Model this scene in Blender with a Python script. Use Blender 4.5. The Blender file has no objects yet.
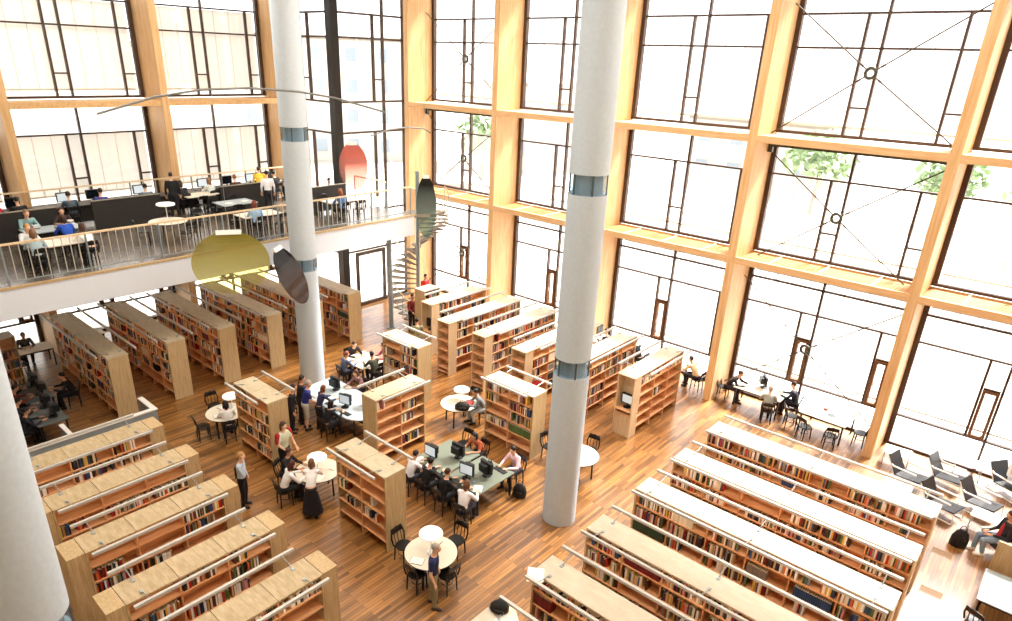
import bpy, math, random
from mathutils import Vector, Matrix
random.seed(7)
SC = bpy.context.scene
COL = SC.collection
PI = math.pi
# ------------------------------------------------------------------ camera
F, CX, CY = 667.906, 489.105, 343.223
ROT = ((0.74065, 0.67108, 0.03294), (0.28431, -0.26861, -0.92034), (-0.60877, 0.69101, -0.38974))
CAM_H = 11.4
cam_d = bpy.data.cameras.new('camera')
cam = bpy.data.objects.new('camera', cam_d); COL.objects.link(cam)
cam_d.sensor_fit = 'HORIZONTAL'; cam_d.sensor_width = 36
cam_d.lens = F / 1012 * 36
cam_d.shift_x = (506 - CX) / 1012; cam_d.shift_y = (CY - 310.5) / 1012
cam_d.clip_start = 0.1; cam_d.clip_end = 1000
rx, ry, rz = [Vector(r) for r in ROT]
M3 = Matrix((rx, -ry, -rz)).transposed()
cam.matrix_world = Matrix.Translation((0, 0, CAM_H)) @ M3.to_4x4()
SC.camera = cam


def at(u, v, z=0.0):
    """the point of the place at height z that the photo shows at pixel u, v"""
    d = rx * ((u - CX) / F) + ry * ((v - CY) / F) + rz
    t = (z - CAM_H) / d.z
    return Vector((d.x * t, d.y * t, z))


def px(p):
    q = Vector(p) - Vector((0, 0, CAM_H))
    w = q.dot(rz)
    return F * q.dot(rx) / w + CX, F * q.dot(ry) / w + CY, w


# ------------------------------------------------------------------ materials
def lin(h):
    r, g, b = [int(h[i:i + 2], 16) / 255 for i in (0, 2, 4)]
    f = lambda c: c / 12.92 if c < .04045 else ((c + .055) / 1.055) ** 2.4
    return (f(r), f(g), f(b), 1)


MATS = {}


def mat(name, hexcol, rough=.6, metal=0.0, spec=.4, vary=.06, scale=9.0, emit=0.0):
    if name in MATS: return MATS[name]
    m = bpy.data.materials.new(name); m.use_nodes = True
    nt = m.node_tree; b = nt.nodes['Principled BSDF']
    c = lin(hexcol)
    b.inputs['Roughness'].default_value = rough
    b.inputs['Metallic'].default_value = metal
    b.inputs['Specular IOR Level'].default_value = spec
    if emit:
        b.inputs['Base Color'].default_value = c
        b.inputs['Emission Color'].default_value = c
        b.inputs['Emission Strength'].default_value = emit
    else:
        tc = nt.nodes.new('ShaderNodeTexCoord'); n = nt.nodes.new('ShaderNodeTexNoise')
        n.inputs['Scale'].default_value = scale; n.inputs['Detail'].default_value = 3
        nt.links.new(tc.outputs['Object'], n.inputs['Vector'])
        mx = nt.nodes.new('ShaderNodeMix'); mx.data_type = 'RGBA'
        mx.inputs['A'].default_value = tuple(x * (1 - vary) for x in c[:3]) + (1,)
        mx.inputs['B'].default_value = tuple(min(1, x * (1 + vary)) for x in c[:3]) + (1,)
        nt.links.new(n.outputs['Fac'], mx.inputs['Factor'])
        nt.links.new(mx.outputs['Result'], b.inputs['Base Color'])
    MATS[name] = m
    return m


def wood(name, h1, h2, stretch=(1, 12, 12), rough=.5, scale=1.6, spec=.35):
    if name in MATS: return MATS[name]
    m = bpy.data.materials.new(name); m.use_nodes = True
    nt = m.node_tree; b = nt.nodes['Principled BSDF']
    b.inputs['Roughness'].default_value = rough
    b.inputs['Specular IOR Level'].default_value = spec
    tc = nt.nodes.new('ShaderNodeTexCoord'); mp = nt.nodes.new('ShaderNodeMapping')
    mp.inputs['Scale'].default_value = stretch
    n = nt.nodes.new('ShaderNodeTexNoise'); n.inputs['Scale'].default_value = scale
    n.inputs['Detail'].default_value = 5; n.inputs['Roughness'].default_value = .65
    mx = nt.nodes.new('ShaderNodeMix'); mx.data_type = 'RGBA'
    mx.inputs['A'].default_value = lin(h1); mx.inputs['B'].default_value = lin(h2)
    nt.links.new(tc.outputs['Object'], mp.inputs['Vector'])
    nt.links.new(mp.outputs['Vector'], n.inputs['Vector'])
    rmp = nt.nodes.new('ShaderNodeValToRGB')
    rmp.color_ramp.elements[0].position = .35; rmp.color_ramp.elements[1].position = .65
    nt.links.new(n.outputs['Fac'], rmp.inputs['Fac'])
    nt.links.new(rmp.outputs['Color'], mx.inputs['Factor'])
    nt.links.new(mx.outputs['Result'], b.inputs['Base Color'])
    MATS[name] = m
    return m


def planks(name, cols, along_y=True, width=.085, length=1.15, rough=.35, coat=1.0):
    m = bpy.data.materials.new(name); m.use_nodes = True
    nt = m.node_tree; b = nt.nodes['Principled BSDF']
    tc = nt.nodes.new('ShaderNodeTexCoord'); mp = nt.nodes.new('ShaderNodeMapping')
    if along_y: mp.inputs['Rotation'].default_value = (0, 0, PI / 2)
    br = nt.nodes.new('ShaderNodeTexBrick')
    br.inputs['Color1'].default_value = lin(cols[0]); br.inputs['Color2'].default_value = lin(cols[1])
    br.inputs['Mortar'].default_value = lin(cols[2])
    br.inputs['Scale'].default_value = 1; br.inputs['Mortar Size'].default_value = .004
    br.inputs['Brick Width'].default_value = length; br.inputs['Row Height'].default_value = width
    br.offset = .37; br.offset_frequency = 3
    n = nt.nodes.new('ShaderNodeTexNoise'); n.inputs['Scale'].default_value = 1.3; n.inputs['Detail'].default_value = 6
    mp2 = nt.nodes.new('ShaderNodeMapping')
    mp2.inputs['Scale'].default_value = (7, .7, 1) if along_y else (.7, 7, 1)
    ov = nt.nodes.new('ShaderNodeMix'); ov.data_type = 'RGBA'; ov.blend_type = 'OVERLAY'
    ov.inputs['Factor'].default_value = .75
    nt.links.new(tc.outputs['Object'], mp.inputs['Vector']); nt.links.new(mp.outputs['Vector'], br.inputs['Vector'])
    nt.links.new(tc.outputs['Object'], mp2.inputs['Vector']); nt.links.new(mp2.outputs['Vector'], n.inputs['Vector'])
    nt.links.new(br.outputs['Color'], ov.inputs['A']); nt.links.new(n.outputs['Fac'], ov.inputs['B'])
    nt.links.new(ov.outputs['Result'], b.inputs['Base Color'])
    b.inputs['Roughness'].default_value = rough
    b.inputs['Coat Weight'].default_value = coat; b.inputs['Coat Roughness'].default_value = .2
    MATS[name] = m
    return m


def glass(name, hexcol='FFFFFF', tint=0.0, gloss=.06):
    """thin glass: lets light through, tinted, with a faint mirror reflection"""
    m = bpy.data.materials.new(name); m.use_nodes = True
    nt = m.node_tree; nt.nodes.clear()
    o = nt.nodes.new('ShaderNodeOutputMaterial')
    t = nt.nodes.new('ShaderNodeBsdfTransparent'); t.inputs['Color'].default_value = lin(hexcol)
    g = nt.nodes.new('ShaderNodeBsdfGlossy'); g.inputs['Roughness'].default_value = .03
    mx = nt.nodes.new('ShaderNodeMixShader'); mx.inputs[0].default_value = gloss
    nt.links.new(t.outputs[0], mx.inputs[1]); nt.links.new(g.outputs[0], mx.inputs[2])
    last = mx
    if tint:
        d = nt.nodes.new('ShaderNodeBsdfDiffuse'); d.inputs['Color'].default_value = lin(hexcol)
        tr = nt.nodes.new('ShaderNodeBsdfTranslucent'); tr.inputs['Color'].default_value = lin(hexcol)
        m1 = nt.nodes.new('ShaderNodeMixShader'); m1.inputs[0].default_value = .5
        nt.links.new(d.outputs[0], m1.inputs[1]); nt.links.new(tr.outputs[0], m1.inputs[2])
        m2 = nt.nodes.new('ShaderNodeMixShader'); m2.inputs[0].default_value = tint
        nt.links.new(mx.outputs[0], m2.inputs[1]); nt.links.new(m1.outputs[0], m2.inputs[2]); last = m2
    nt.links.new(last.outputs[0], o.inputs['Surface'])
    MATS[name] = m
    return m


def tinted_glass(name, top, bottom, z0, z1, body_top, body_bottom):
    """coloured glass graded in tint and density from top to bottom"""
    m = bpy.data.materials.new(name); m.use_nodes = True
    nt = m.node_tree; nt.nodes.clear(); L = nt.links.new
    o = nt.nodes.new('ShaderNodeOutputMaterial'); tc = nt.nodes.new('ShaderNodeTexCoord'); sx = nt.nodes.new('ShaderNodeSeparateXYZ')
    mr = nt.nodes.new('ShaderNodeMapRange'); mr.inputs['From Min'].default_value = z0; mr.inputs['From Max'].default_value = z1
    L(tc.outputs['Object'], sx.inputs[0]); L(sx.outputs['Z'], mr.inputs['Value'])
    cm = nt.nodes.new('ShaderNodeMix'); cm.data_type = 'RGBA'; cm.inputs['A'].default_value = lin(bottom); cm.inputs['B'].default_value = lin(top)
    L(mr.outputs['Result'], cm.inputs['Factor'])
    t = nt.nodes.new('ShaderNodeBsdfTransparent'); d = nt.nodes.new('ShaderNodeBsdfDiffuse'); g = nt.nodes.new('ShaderNodeBsdfGlossy'); g.inputs['Roughness'].default_value = .05
    for n in (t, d): L(cm.outputs['Result'], n.inputs['Color'])
    fm = nt.nodes.new('ShaderNodeMapRange'); fm.inputs['To Min'].default_value = body_bottom; fm.inputs['To Max'].default_value = body_top
    fm.inputs['From Min'].default_value = z0; fm.inputs['From Max'].default_value = z1; L(sx.outputs['Z'], fm.inputs['Value'])
    m1 = nt.nodes.new('ShaderNodeMixShader'); L(fm.outputs['Result'], m1.inputs[0]); L(t.outputs[0], m1.inputs[1]); L(d.outputs[0], m1.inputs[2])
    m2 = nt.nodes.new('ShaderNodeMixShader'); m2.inputs[0].default_value = .03; L(m1.outputs[0], m2.inputs[1]); L(g.outputs[0], m2.inputs[2])
    L(m2.outputs[0], o.inputs['Surface'])
    return m


def cloth_blind(name, hexcol, weave=0.0):
    m = bpy.data.materials.new(name); m.use_nodes = True
    nt = m.node_tree; nt.nodes.clear()
    o = nt.nodes.new('ShaderNodeOutputMaterial')
    d = nt.nodes.new('ShaderNodeBsdfDiffuse'); d.inputs['Color'].default_value = lin(hexcol)
    tr = nt.nodes.new('ShaderNodeBsdfTranslucent'); tr.inputs['Color'].default_value = lin(hexcol)
    mx = nt.nodes.new('ShaderNodeMixShader'); mx.inputs[0].default_value = .2
    nt.links.new(d.outputs[0], mx.inputs[1]); nt.links.new(tr.outputs[0], mx.inputs[2])
    hole = nt.nodes.new('ShaderNodeBsdfTransparent'); m2 = nt.nodes.new('ShaderNodeMixShader'); m2.inputs[0].default_value = weave
    nt.links.new(mx.outputs[0], m2.inputs[1]); nt.links.new(hole.outputs[0], m2.inputs[2])
    nt.links.new(m2.outputs[0], o.inputs['Surface'])
    MATS[name] = m
    return m


def vcol(name):
    """matt printed book covers: one flat colour per book"""
    m = bpy.data.materials.new(name); m.use_nodes = True
    nt = m.node_tree; b = nt.nodes['Principled BSDF']
    a = nt.nodes.new('ShaderNodeAttribute'); a.attribute_name = 'cover'
    nt.links.new(a.outputs['Color'], b.inputs['Base Color']); b.inputs['Roughness'].default_value = .55
    return m


WOODX = wood('birch_x', 'D9BE92', 'CBAA79', (1, 14, 14))
WOODZ = wood('birch_upright', 'DCC6A4', 'CDB088', (14, 14, 1))
TOPB = wood('birch_veneer_top', 'C4B08E', 'AB9672', (9, 2, 5), rough=.5)
TOPG = wood('grey_birch_top', 'CDBFA4', 'BCAB8C', (2, 8, 5), rough=.5)
TOPW = wood('birch_top', 'CFC3B0', 'C4B6A0', (2, 5, 5), rough=.45)
SHELFW = wood('warm_lit_shelf', 'E6B488', 'D89C68', (1, 14, 14), rough=.5)  # shelf wood with the orange interreflected light put into its colour
ENDW = wood('birch_end', 'C8AF86', 'B0946A', (14, 14, 1.2))
FINW = wood('pine_post', 'DDBA8C', 'CA9E6A', (9, 9, .5), rough=.5)
BEAMW = wood('pine_beam', 'DDB98C', 'CCA070', (.6, 9, 9), rough=.5)
SLATW = wood('pine_slat', 'BC8A54', 'A87440', (.6, 9, 9), rough=.6)
BEAMY = wood('pine_beam_side', 'DDB888', 'CC9E66', (9, .6, 9), rough=.5)
RAILW = wood('rail_wood', 'E6CFAE', 'D6B98F', (8, 1, 8))
FLOORM = planks('oak_planks', ('A8743C', '6A451F', '3E270F'))
MEZZM = planks('grey_planks', ('8C8378', '6A6056', '453D35'), rough=.25)
FRAME = mat('dark_bronze_frame', '453227', .45, vary=.1)
CONC = mat('pale_concrete', 'BFCAD3', .75, vary=.1, scale=14)
CONC2 = mat('core_steel', '9DB6C6', .3, metal=.2)
GLASS = glass('clear_glass')
BLIND = cloth_blind('sun_blind_cloth', 'FAF8F2')
BLINDR = cloth_blind('sun_blind_weave', 'FAF8F2', .7)
SEAM = mat('blind_seam', 'DDD6C8', .8)
WHITE = mat('white_paint', 'EDEDEA', .5, vary=.02)
WALLM = mat('cream_plaster', 'E6DDCB', .8, vary=.03)
BLACK = mat('black_lacquer', '14110F', .35, vary=.2)
DARK = mat('dark_metal', '1E1B19', .45, vary=.1)
STEEL = mat('brushed_steel', 'A9B2B5', .3, metal=.7)
GREYST = mat('grey_paint_steel', '8C9AA0', .4, metal=.3)
TUBE = mat('white_tube', 'C2C0BA', .4, vary=.01)
GLOW = mat('warm_tube_glow', 'FFC488', .4, emit=7)
LAMPM = mat('lamp_opal', 'FFFDF6', .4, emit=.35)


# ------------------------------------------------------------------ mesh builder
class MB:
    def __init__(s): s.v = []; s.f = []; s.m = []

    def quad(s, a, b, c, d, mi=0):
        n = len(s.v); s.v += [tuple(a), tuple(b), tuple(c), tuple(d)]; s.f.append((n, n + 1, n + 2, n + 3)); s.m.append(mi)

    def box(s, x0, y0, z0, x1, y1, z1, mi=0, bev=0.0):
        if x0 > x1: x0, x1 = x1, x0
        if y0 > y1: y0, y1 = y1, y0
        if z0 > z1: z0, z1 = z1, z0
        n = len(s.v)
        s.v += [(x, y, z) for z in (z0, z1) for y in (y0, y1) for x in (x0, x1)]
        for q in ((0, 2, 3, 1), (4, 5, 7, 6), (0, 1, 5, 4), (2, 6, 7, 3), (0, 4, 6, 2), (1, 3, 7, 5)):
            s.f.append(tuple(n + i for i in q)); s.m.append(mi)

    def obox(s, c, ax, ay, az, mi=0):
        """box from a centre and three half-axis vectors"""
        c, ax, ay, az = Vector(c), Vector(ax), Vector(ay), Vector(az); n = len(s.v)
        s.v += [tuple(c + ax * i + ay * j + az * k) for k in (-1, 1) for j in (-1, 1) for i in (-1, 1)]
        for q in ((0, 2, 3, 1), (4, 5, 7, 6), (0, 1, 5, 4), (2, 6, 7, 3), (0, 4, 6, 2), (1, 3, 7, 5)):
            s.f.append(tuple(n + i for i in q)); s.m.append(mi)

    def tube(s, pts, r, n=8, mi=0, closed=False):
        pts = [Vector(p) for p in pts]; rr = r if isinstance(r, (list, tuple)) else [r] * len(pts)
        base = len(s.v); N = len(pts); up = None
        for i, p in enumerate(pts):
            a = pts[(i - 1) % N] if (closed or i > 0) else p; b = pts[(i + 1) % N] if (closed or i < N - 1) else p
            t = (b - a).normalized()
            if up is None:
                up = Vector((0, 0, 1)) if abs(t.z) < .9 else Vector((1, 0, 0))
            u = (up - t * up.dot(t))
            if u.length < 1e-5: u = Vector((1, 0, 0)) - t * t.x
            u.normalize(); w = t.cross(u); up = u
            for k in range(n):
                a2 = 2 * PI * k / n
                s.v.append(tuple(p + (u * math.cos(a2) + w * math.sin(a2)) * rr[i]))
        for i in range(N if closed else N - 1):
            j = (i + 1) % N
            for k in range(n):
                k2 = (k + 1) % n
                s.f.append((base + i * n + k, base + i * n + k2, base + j * n + k2, base + j * n + k)); s.m.append(mi)
        if not closed:
            s.f.append(tuple(base + k for k in reversed(range(n)))); s.m.append(mi)
            s.f.append(tuple(base + (N - 1) * n + k for k in range(n))); s.m.append(mi)

    def lathe(s, c, prof, n=24, mi=0, caps=True):
        base = len(s.v); cx, cy, cz = c
        for r, z in prof:
            for k in range(n):
                a = 2 * PI * k / n; s.v.append((cx + r * math.cos(a), cy + r * math.sin(a), cz + z))
        for i in range(len(prof) - 1):
            for k in range(n):
                k2 = (k + 1) % n
                s.f.append((base + i * n + k, base + i * n + k2, base + (i + 1) * n + k2, base + (i + 1) * n + k)); s.m.append(mi)
        if caps:
            s.f.append(tuple(base + k for k in reversed(range(n)))); s.m.append(mi)
            s.f.append(tuple(base + (len(prof) - 1) * n + k for k in range(n))); s.m.append(mi)

    def ell(s, c, r, mi=0, n=10, m=7, ax=None):
        """ellipsoid"""
        c = Vector(c); base = len(s.v); ax = ax or Matrix.Identity(3)
        for i in range(1, m):
            th = PI * i / m
            for k in range(n):
                a = 2 * PI * k / n
                s.v.append(tuple(c + ax @ Vector((r[0] * math.sin(th) * math.cos(a), r[1] * math.sin(th) * math.sin(a), -r[2] * math.cos(th)))))
        b = len(s.v); s.v += [tuple(c + ax @ Vector((0, 0, -r[2]))), tuple(c + ax @ Vector((0, 0, r[2])))]
        for i in range(m - 2):
            for k in range(n):
                k2 = (k + 1) % n
                s.f.append((base + i * n + k, base + i * n + k2, base + (i + 1) * n + k2, base + (i + 1) * n + k)); s.m.append(mi)
        for k in range(n):
            k2 = (k + 1) % n
            s.f.append((b, base + k2, base + k)); s.m.append(mi)
            s.f.append((b + 1, base + (m - 2) * n + k, base + (m - 2) * n + k2)); s.m.append(mi)

    def cap(s, p0, r0, p1, r1, mi=0, n=10):
        """tapered round-ended limb"""
        p0, p1 = Vector(p0), Vector(p1); t = (p1 - p0); L = t.length; t.normalize()
        pts, rs = [], []
        for a in (-80, -45): pts.append(p0 + t * r0 * math.sin(math.radians(a))); rs.append(r0 * math.cos(math.radians(a)))
        pts.append(p0); rs.append(r0); pts.append(p1); rs.append(r1)
        for a in (45, 80): pts.append(p1 + t * r1 * math.sin(math.radians(a))); rs.append(r1 * math.cos(math.radians(a)))
        s.tube(pts, rs, n, mi)

    def loft(s, secs, n=16, mi=0):
        """stack of ellipses: (cx, cy, cz, rx, ry)"""
        base = len(s.v)
        for cx, cy, cz, a, b in secs:
            for k in range(n):
                t = 2 * PI * k / n; s.v.append((cx + a * math.cos(t), cy + b * math.sin(t), cz))
        for i in range(len(secs) - 1):
            for k in range(n):
                k2 = (k + 1) % n
                s.f.append((base + i * n + k, base + i * n + k2, base + (i + 1) * n + k2, base + (i + 1) * n + k)); s.m.append(mi)
        s.f.append(tuple(base + k for k in reversed(range(n)))); s.m.append(mi)
        s.f.append(tuple(base + (len(secs) - 1) * n + k for k in range(n))); s.m.append(mi)

    def prism(s, poly, z0, z1, mi=0):
        n = len(poly); b = len(s.v)
        s.v += [(x, y, z0) for x, y in poly] + [(x, y, z1) for x, y in poly]
        s.f.append(tuple(b + i for i in reversed(range(n)))); s.m.append(mi)
        s.f.append(tuple(b + n + i for i in range(n))); s.m.append(mi)
        for i in range(n):
            j = (i + 1) % n
            s.f.append((b + i, b + j, b + n + j, b + n + i)); s.m.append(mi)

    def mesh(s, name, mats, smooth=False):
        me = bpy.data.meshes.new(name); me.from_pydata(s.v, [], s.f)
        for m in (mats if isinstance(mats, (list, tuple)) else [mats]): me.materials.append(m)
        me.polygons.foreach_set('material_index', s.m)
        if smooth: me.polygons.foreach_set('use_smooth', [True] * len(s.f)); me.set_sharp_from_angle(angle=.7)
        me.update(); return me

    def build(s, name, mats, parent=None, smooth=False):
        o = bpy.data.objects.new(name, s.mesh(name, mats, smooth)); COL.objects.link(o)
        if parent is not None: o.parent = parent
        return o


def tag(o, label, cat, group=None, kind=None):
    o['label'] = label; o['category'] = cat
    if group: o['group'] = group
    if kind: o['kind'] = kind
    return o


def thing(name, label, cat, loc=(0, 0, 0), rot=0.0, group=None, kind=None):
    o = bpy.data.objects.new(name, None); COL.objects.link(o)
    o.empty_display_size = .1
    o.location = loc; o.rotation_euler = (0, 0, rot)
    return tag(o, label, cat, group, kind)


def dup(root, loc, rot, label, group=None):
    r = root.copy(); COL.objects.link(r); r.location = loc; r.rotation_euler = (0, 0, rot); r['label'] = label
    if group: r['group'] = group
    for ch in list(root.children):
        c = ch.copy(); COL.objects.link(c); c.parent = r
        for g in list(ch.children):
            d = g.copy(); COL.objects.link(d); d.parent = c
    return r


def box_obj(name, dims, m, parent=None):
    b = MB(); b.box(*dims); return b.build(name, m, parent)
# ------------------------------------------------------------------ the setting
YW, XW = 23.7, -30.4           # window planes of the right and left facade
ZT = 16.4
fl = MB(); fl.prism([(-30.6, -6), (9, -6), (9, 23.9), (-25.4, 23.9), (-25.4, 18.35), (-30.6, 18.35)], -.05, 0)
tag(fl.build('floor', FLOORM), 'worn oak plank floor of the reading hall', 'floor', kind='structure')
g = MB(); g.box(-160, -120, -.3, 160, 200, -.06)
tag(g.build('ground', mat('pale_paving', 'B2AFA8', .9)), 'pale paved ground outside the glass walls', 'ground', kind='structure')
c = MB(); c.box(-30.6, -6, ZT, 9, 23.9, ZT + .2)
tag(c.build('ceiling', mat('ceiling_white', 'EDE8DE', .8)), 'high white ceiling over the reading hall', 'ceiling', kind='structure')
w = MB(); w.box(-30.6, -6.2, 0, 9, -6, ZT)
tag(w.build('wall_back', WALLM), 'plain cream wall behind the viewer', 'wall', kind='structure')
w = MB(); w.box(9, -6.2, 0, 9.2, 23.9, ZT)
tag(w.build('wall_right', WALLM), 'plain cream wall at the far right end of the hall', 'wall', kind='structure')
w = MB(); w.box(-25.4, 23.55, 14.3, 9, 23.9, ZT)
tag(w.build('wall_window_head', WALLM), 'cream wall band above the right glass front', 'wall', kind='structure')
w = MB(); w.box(-30.6, -6, 14.3, -30.25, 18.3, ZT); w.box(-30.6, 18.25, 14.3, -25.4, 18.45, ZT); w.box(-25.6, 18.4, 14.3, -25.4, 23.9, ZT)
tag(w.build('wall_left_head', WALLM), 'cream wall band above the left glass front', 'wall', kind='structure')
w = MB(); w.box(-30.6, -6, 0, -30.3, 1.2, 14.3)
tag(w.build('wall_left', WALLM), 'cream wall left of the left glass front', 'wall', kind='structure')

ROWS = [
    # z0, z1, transoms, clear strip height start, blind z0, z1, cross bar z
    (0.0, 5.42, (1.08, 3.68, 4.58), 1.32, 5.2, 2.75),
    (5.52, 9.28, (8.2,), 5.9, 8.15, 6.5),
    (9.52, 14.3, (12.1, 13.05), 9.86, 13.0, 10.42)]
U = (2.05, 2.58, 4.6, 5.25)      # mullion positions in a bay
WN = [0]
ORD = ['first', 'second', 'third', 'fourth', 'fifth', 'sixth', 'seventh', 'eighth', 'ninth', 'tenth', 'eleventh', 'twelfth',
       'thirteenth', 'fourteenth', 'fifteenth', 'sixteenth', 'seventeenth', 'eighteenth', 'nineteenth', 'twentieth']


def window(loc, rot, row, label, W=5.25):
    z0, z1, trs, b0, b1, cz = ROWS[row]
    WN[0] += 1
    t = thing('window_%d' % WN[0], label, 'window', (loc[0], loc[1], 0), rot, kind='structure')
    f = MB()
    f.box(0, -.09, z0, .15, .09, z1); f.box(W - .15, -.09, z0, W, .09, z1)
    f.box(.15, -.09, z0, W - .15, .09, z0 + .09); f.box(.15, -.09, z1 - .09, W - .15, .09, z1)
    f.build('frame', FRAME, t)
    lowz = 1.08 if row == 0 else z0 + .09
    for i, u in enumerate(U[:3]):
        top = z1 - .09 if i == 1 else trs[-1] if row != 0 else 3.68
        bot = z0 + .09 if i == 1 else lowz
        box_obj('mullion', (u - .036, -.07, bot, u + .036, .07, top), FRAME, t)
    for z in trs:
        box_obj('transom', (.15, -.06, z - .03, W - .15, .06, z + .03), FRAME, t)
    for a, b in ((U[0], U[1]), (U[2], W - .15)):
        box_obj('transom', (a + .05, -.05, cz - .028, b - .05, .05, cz + .028), FRAME, t)
        if row == 0:
            s = MB(); e = .085
            x0, x1, y0, y1 = a + .05, b - .05, 1.12, cz - .035
            s.box(x0, -.1, y0, x0 + e, .08, y1); s.box(x1 - e, -.1, y0, x1, .08, y1)
            s.box(x0 + e, -.1, y0, x1 - e, .08, y0 + e); s.box(x0 + e, -.1, y1 - e, x1 - e, .08, y1)
            v = s.build('vent_sash', mat('brown_sash', '6B4526', .5), t)
            h = MB(); h.box(x0 + e + .02, -.13, 1.8, x0 + e + .05, -.1, 1.95); h.build('handle', STEEL, v)
    box_obj('glass_pane', (.15, -.006, z0 + .09, W - .15, .006, z1 - .09), GLASS, t)
    b = MB(); yb = .2
    b.quad((.17, yb, b0), (W - .17, yb, b0), (W - .17, yb, b1), (.17, yb, b1))
    for u in (.9, 1.55, 3.2, 3.9):
        b.box(u, yb - .012, b0, u + .025, yb - .004, b1, 1)
    b.box(.17, yb - .03, b0 - .07, W - .17, yb + .03, b0, 1)
    b.build('sun_blind', [BLIND if rot else BLINDR, SEAM], t)
    if row == 0:
        box_obj('blind_box', (.17, .14, 4.78, W - .17, .3, 5.15), mat('pale_blind_box', 'C9CBD6', .5), t)
    return t


def ledge(loc, rot, z, label, slats, bm, W=5.25):
    t = thing('window_ledge', label, 'ledge', (loc[0], loc[1], z), rot, group='timber ledges between the window posts', kind='structure')
    box_obj('front_board', (0, -1.6, -.12, W, -1.52, .1), bm, t)
    if slats:
        s = MB()
        for k in range(9):
            y = -1.46 + k * .155
            s.box(0, y, .0, W, y + .1, .04)
        s.build('slat_panel', SLATW, t)
        for u in (1.05, 2.62, 4.2):
            box_obj('cross_bar', (u - .03, -1.5, .04, u + .03, -.1, .07), TOPW, t)
        box_obj('back_board', (0, -.1, -.1, W, -.06, .08), bm, t)
    else:
        box_obj('shelf_board', (0, -1.5, .02, W, -.1, .08), bm, t)


def brace(loc, row, label):
    zc = (2.55, 7.12, 11.42)[row]; h = 1.9
    if row == 0: h = 2.1
    t = thing('cross_brace', label, 'brace', (loc[0] + 2.55, loc[1] - .45, zc), group='steel wind braces of the right glass front')
    r = MB(); r.tube([(.14 * math.cos(a * PI / 12), 0, .14 * math.sin(a * PI / 12)) for a in range(24)], .05, 8, closed=True)
    r.build('ring', mat('brace_ring', '4A4B42', .5, metal=.4), t, True)
    for sx in (-1, 1):
        for sz in (-1, 1):
            q = MB(); d = Vector((2.68 if sx > 0 else -2.54, 0, h * sz)); n = d.normalized()
            q.tube([n * .15, d], .02, 6); q.tube([n * .3, n * .42], .032, 6)
            q.build('rod', mat('brace_rod', '4A3B26', .6, spec=.1), t, True)

    if row == 1:
        q = MB(); q.box(-2.54, -.05, 1.98, 2.68, .05, 2.08); q.box(-2.54, -.07, 1.8, -2.4, .07, 2.1); q.box(2.54, -.07, 1.8, 2.68, .07, 2.1)
        q.build('strut', mat('brace_ring', '4A4B42', .5), t)


def fin(name, dims, label):
    o = box_obj(name, dims, FINW)
    tag(o, label, 'post', 'tall timber posts of the glass walls', 'structure')
    return o


XB = [-25.05 + 5.53 * k for k in range(6)]
rown = ['floor level', 'middle level', 'upper level']
for k, x0 in enumerate(XB):
    fin('timber_post', (x0 - .28, 22.1, 0, x0, 23.8, ZT), 'tall glued timber post, %s from the glass corner along the right window wall' % ORD[k])
    for r in range(3):
        window((x0, YW), 0, r, 'dark framed window with pale blind, %s bay from the corner, %s, right wall' % (ORD[k], rown[r]))
        if k in (0, 3):
            brace((x0, YW), r, 'thin steel cross brace with centre ring, %s bay from corner, %s' % (ORD[k], rown[r]))
    ledge((x0, YW), 0, 5.42, 'slatted timber ledge in %s bay from the corner of right window wall' % ORD[k], True, BEAMW)
    ledge((x0, YW), 0, 9.4, 'plain timber beam ledge, upper, in %s bay from the corner, right wall' % ORD[k], False, BEAMW)
fin('timber_post', (8.0, 22.1, 0, 8.28, 23.8, ZT), 'tall glued timber post beyond the sixth bay of the right window wall')
YB = [1.5 + 5.55 * k for k in range(3)]
for k, y0 in enumerate(YB):
    fin('timber_post', (-30.5, y0 - .28, 0, -28.8, y0, ZT), 'tall glued timber post, %s from the glass corner along the left window wall' % ORD[3 - k])
    for r in range(3):
        window((XW, y0), PI / 2, r, 'dark framed window with pale blind, %s bay from the corner, %s, left wall' % (ORD[2 - k], rown[r]))
    ledge((XW, y0), PI / 2, 9.4, 'plain timber beam ledge in %s bay from the corner of left window wall' % ORD[2 - k], False, BEAMY)
fin('timber_post', (-30.5, 17.87, 0, -28.8, 18.15, ZT), 'tall glued timber post nearest the glass corner, left window wall')


def notch(loc, rot, W, mull, half, label, door=None):
    WN[0] += 1
    t = thing('window_%d' % WN[0], label, 'window', (loc[0], loc[1], 0), rot, kind='structure')
    f = MB(); f.box(0, -.08, 0, .1, .08, 14.3); f.box(W - .1, -.08, 0, W, .08, 14.3); f.box(.1, -.08, 14.2, W - .1, .08, 14.3); f.box(.1, -.08, 0, W - .1, .08, .08)
    f.build('frame', FRAME, t)
    for u in mull: box_obj('mullion', (u - .05, -.06, .08, u + .05, .06, 14.2), FRAME, t)
    for u, a, b in half: box_obj('mullion', (u - .05, -.06, a, u + .05, .06, b), FRAME, t)
    for z in (2.75, 4.6, 8.2, 9.5, 12.1, 13.05): box_obj('transom', (.1, -.055, z - .04, W - .1, .055, z + .04), FRAME, t)
    box_obj('transom', (half[0][0], -.05, 10.4, mull[-1], .05, 10.46), FRAME, t)
    box_obj('glass_pane', (.1, -.006, .08, W - .1, .006, 14.2), GLASS, t)
    return t


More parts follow.
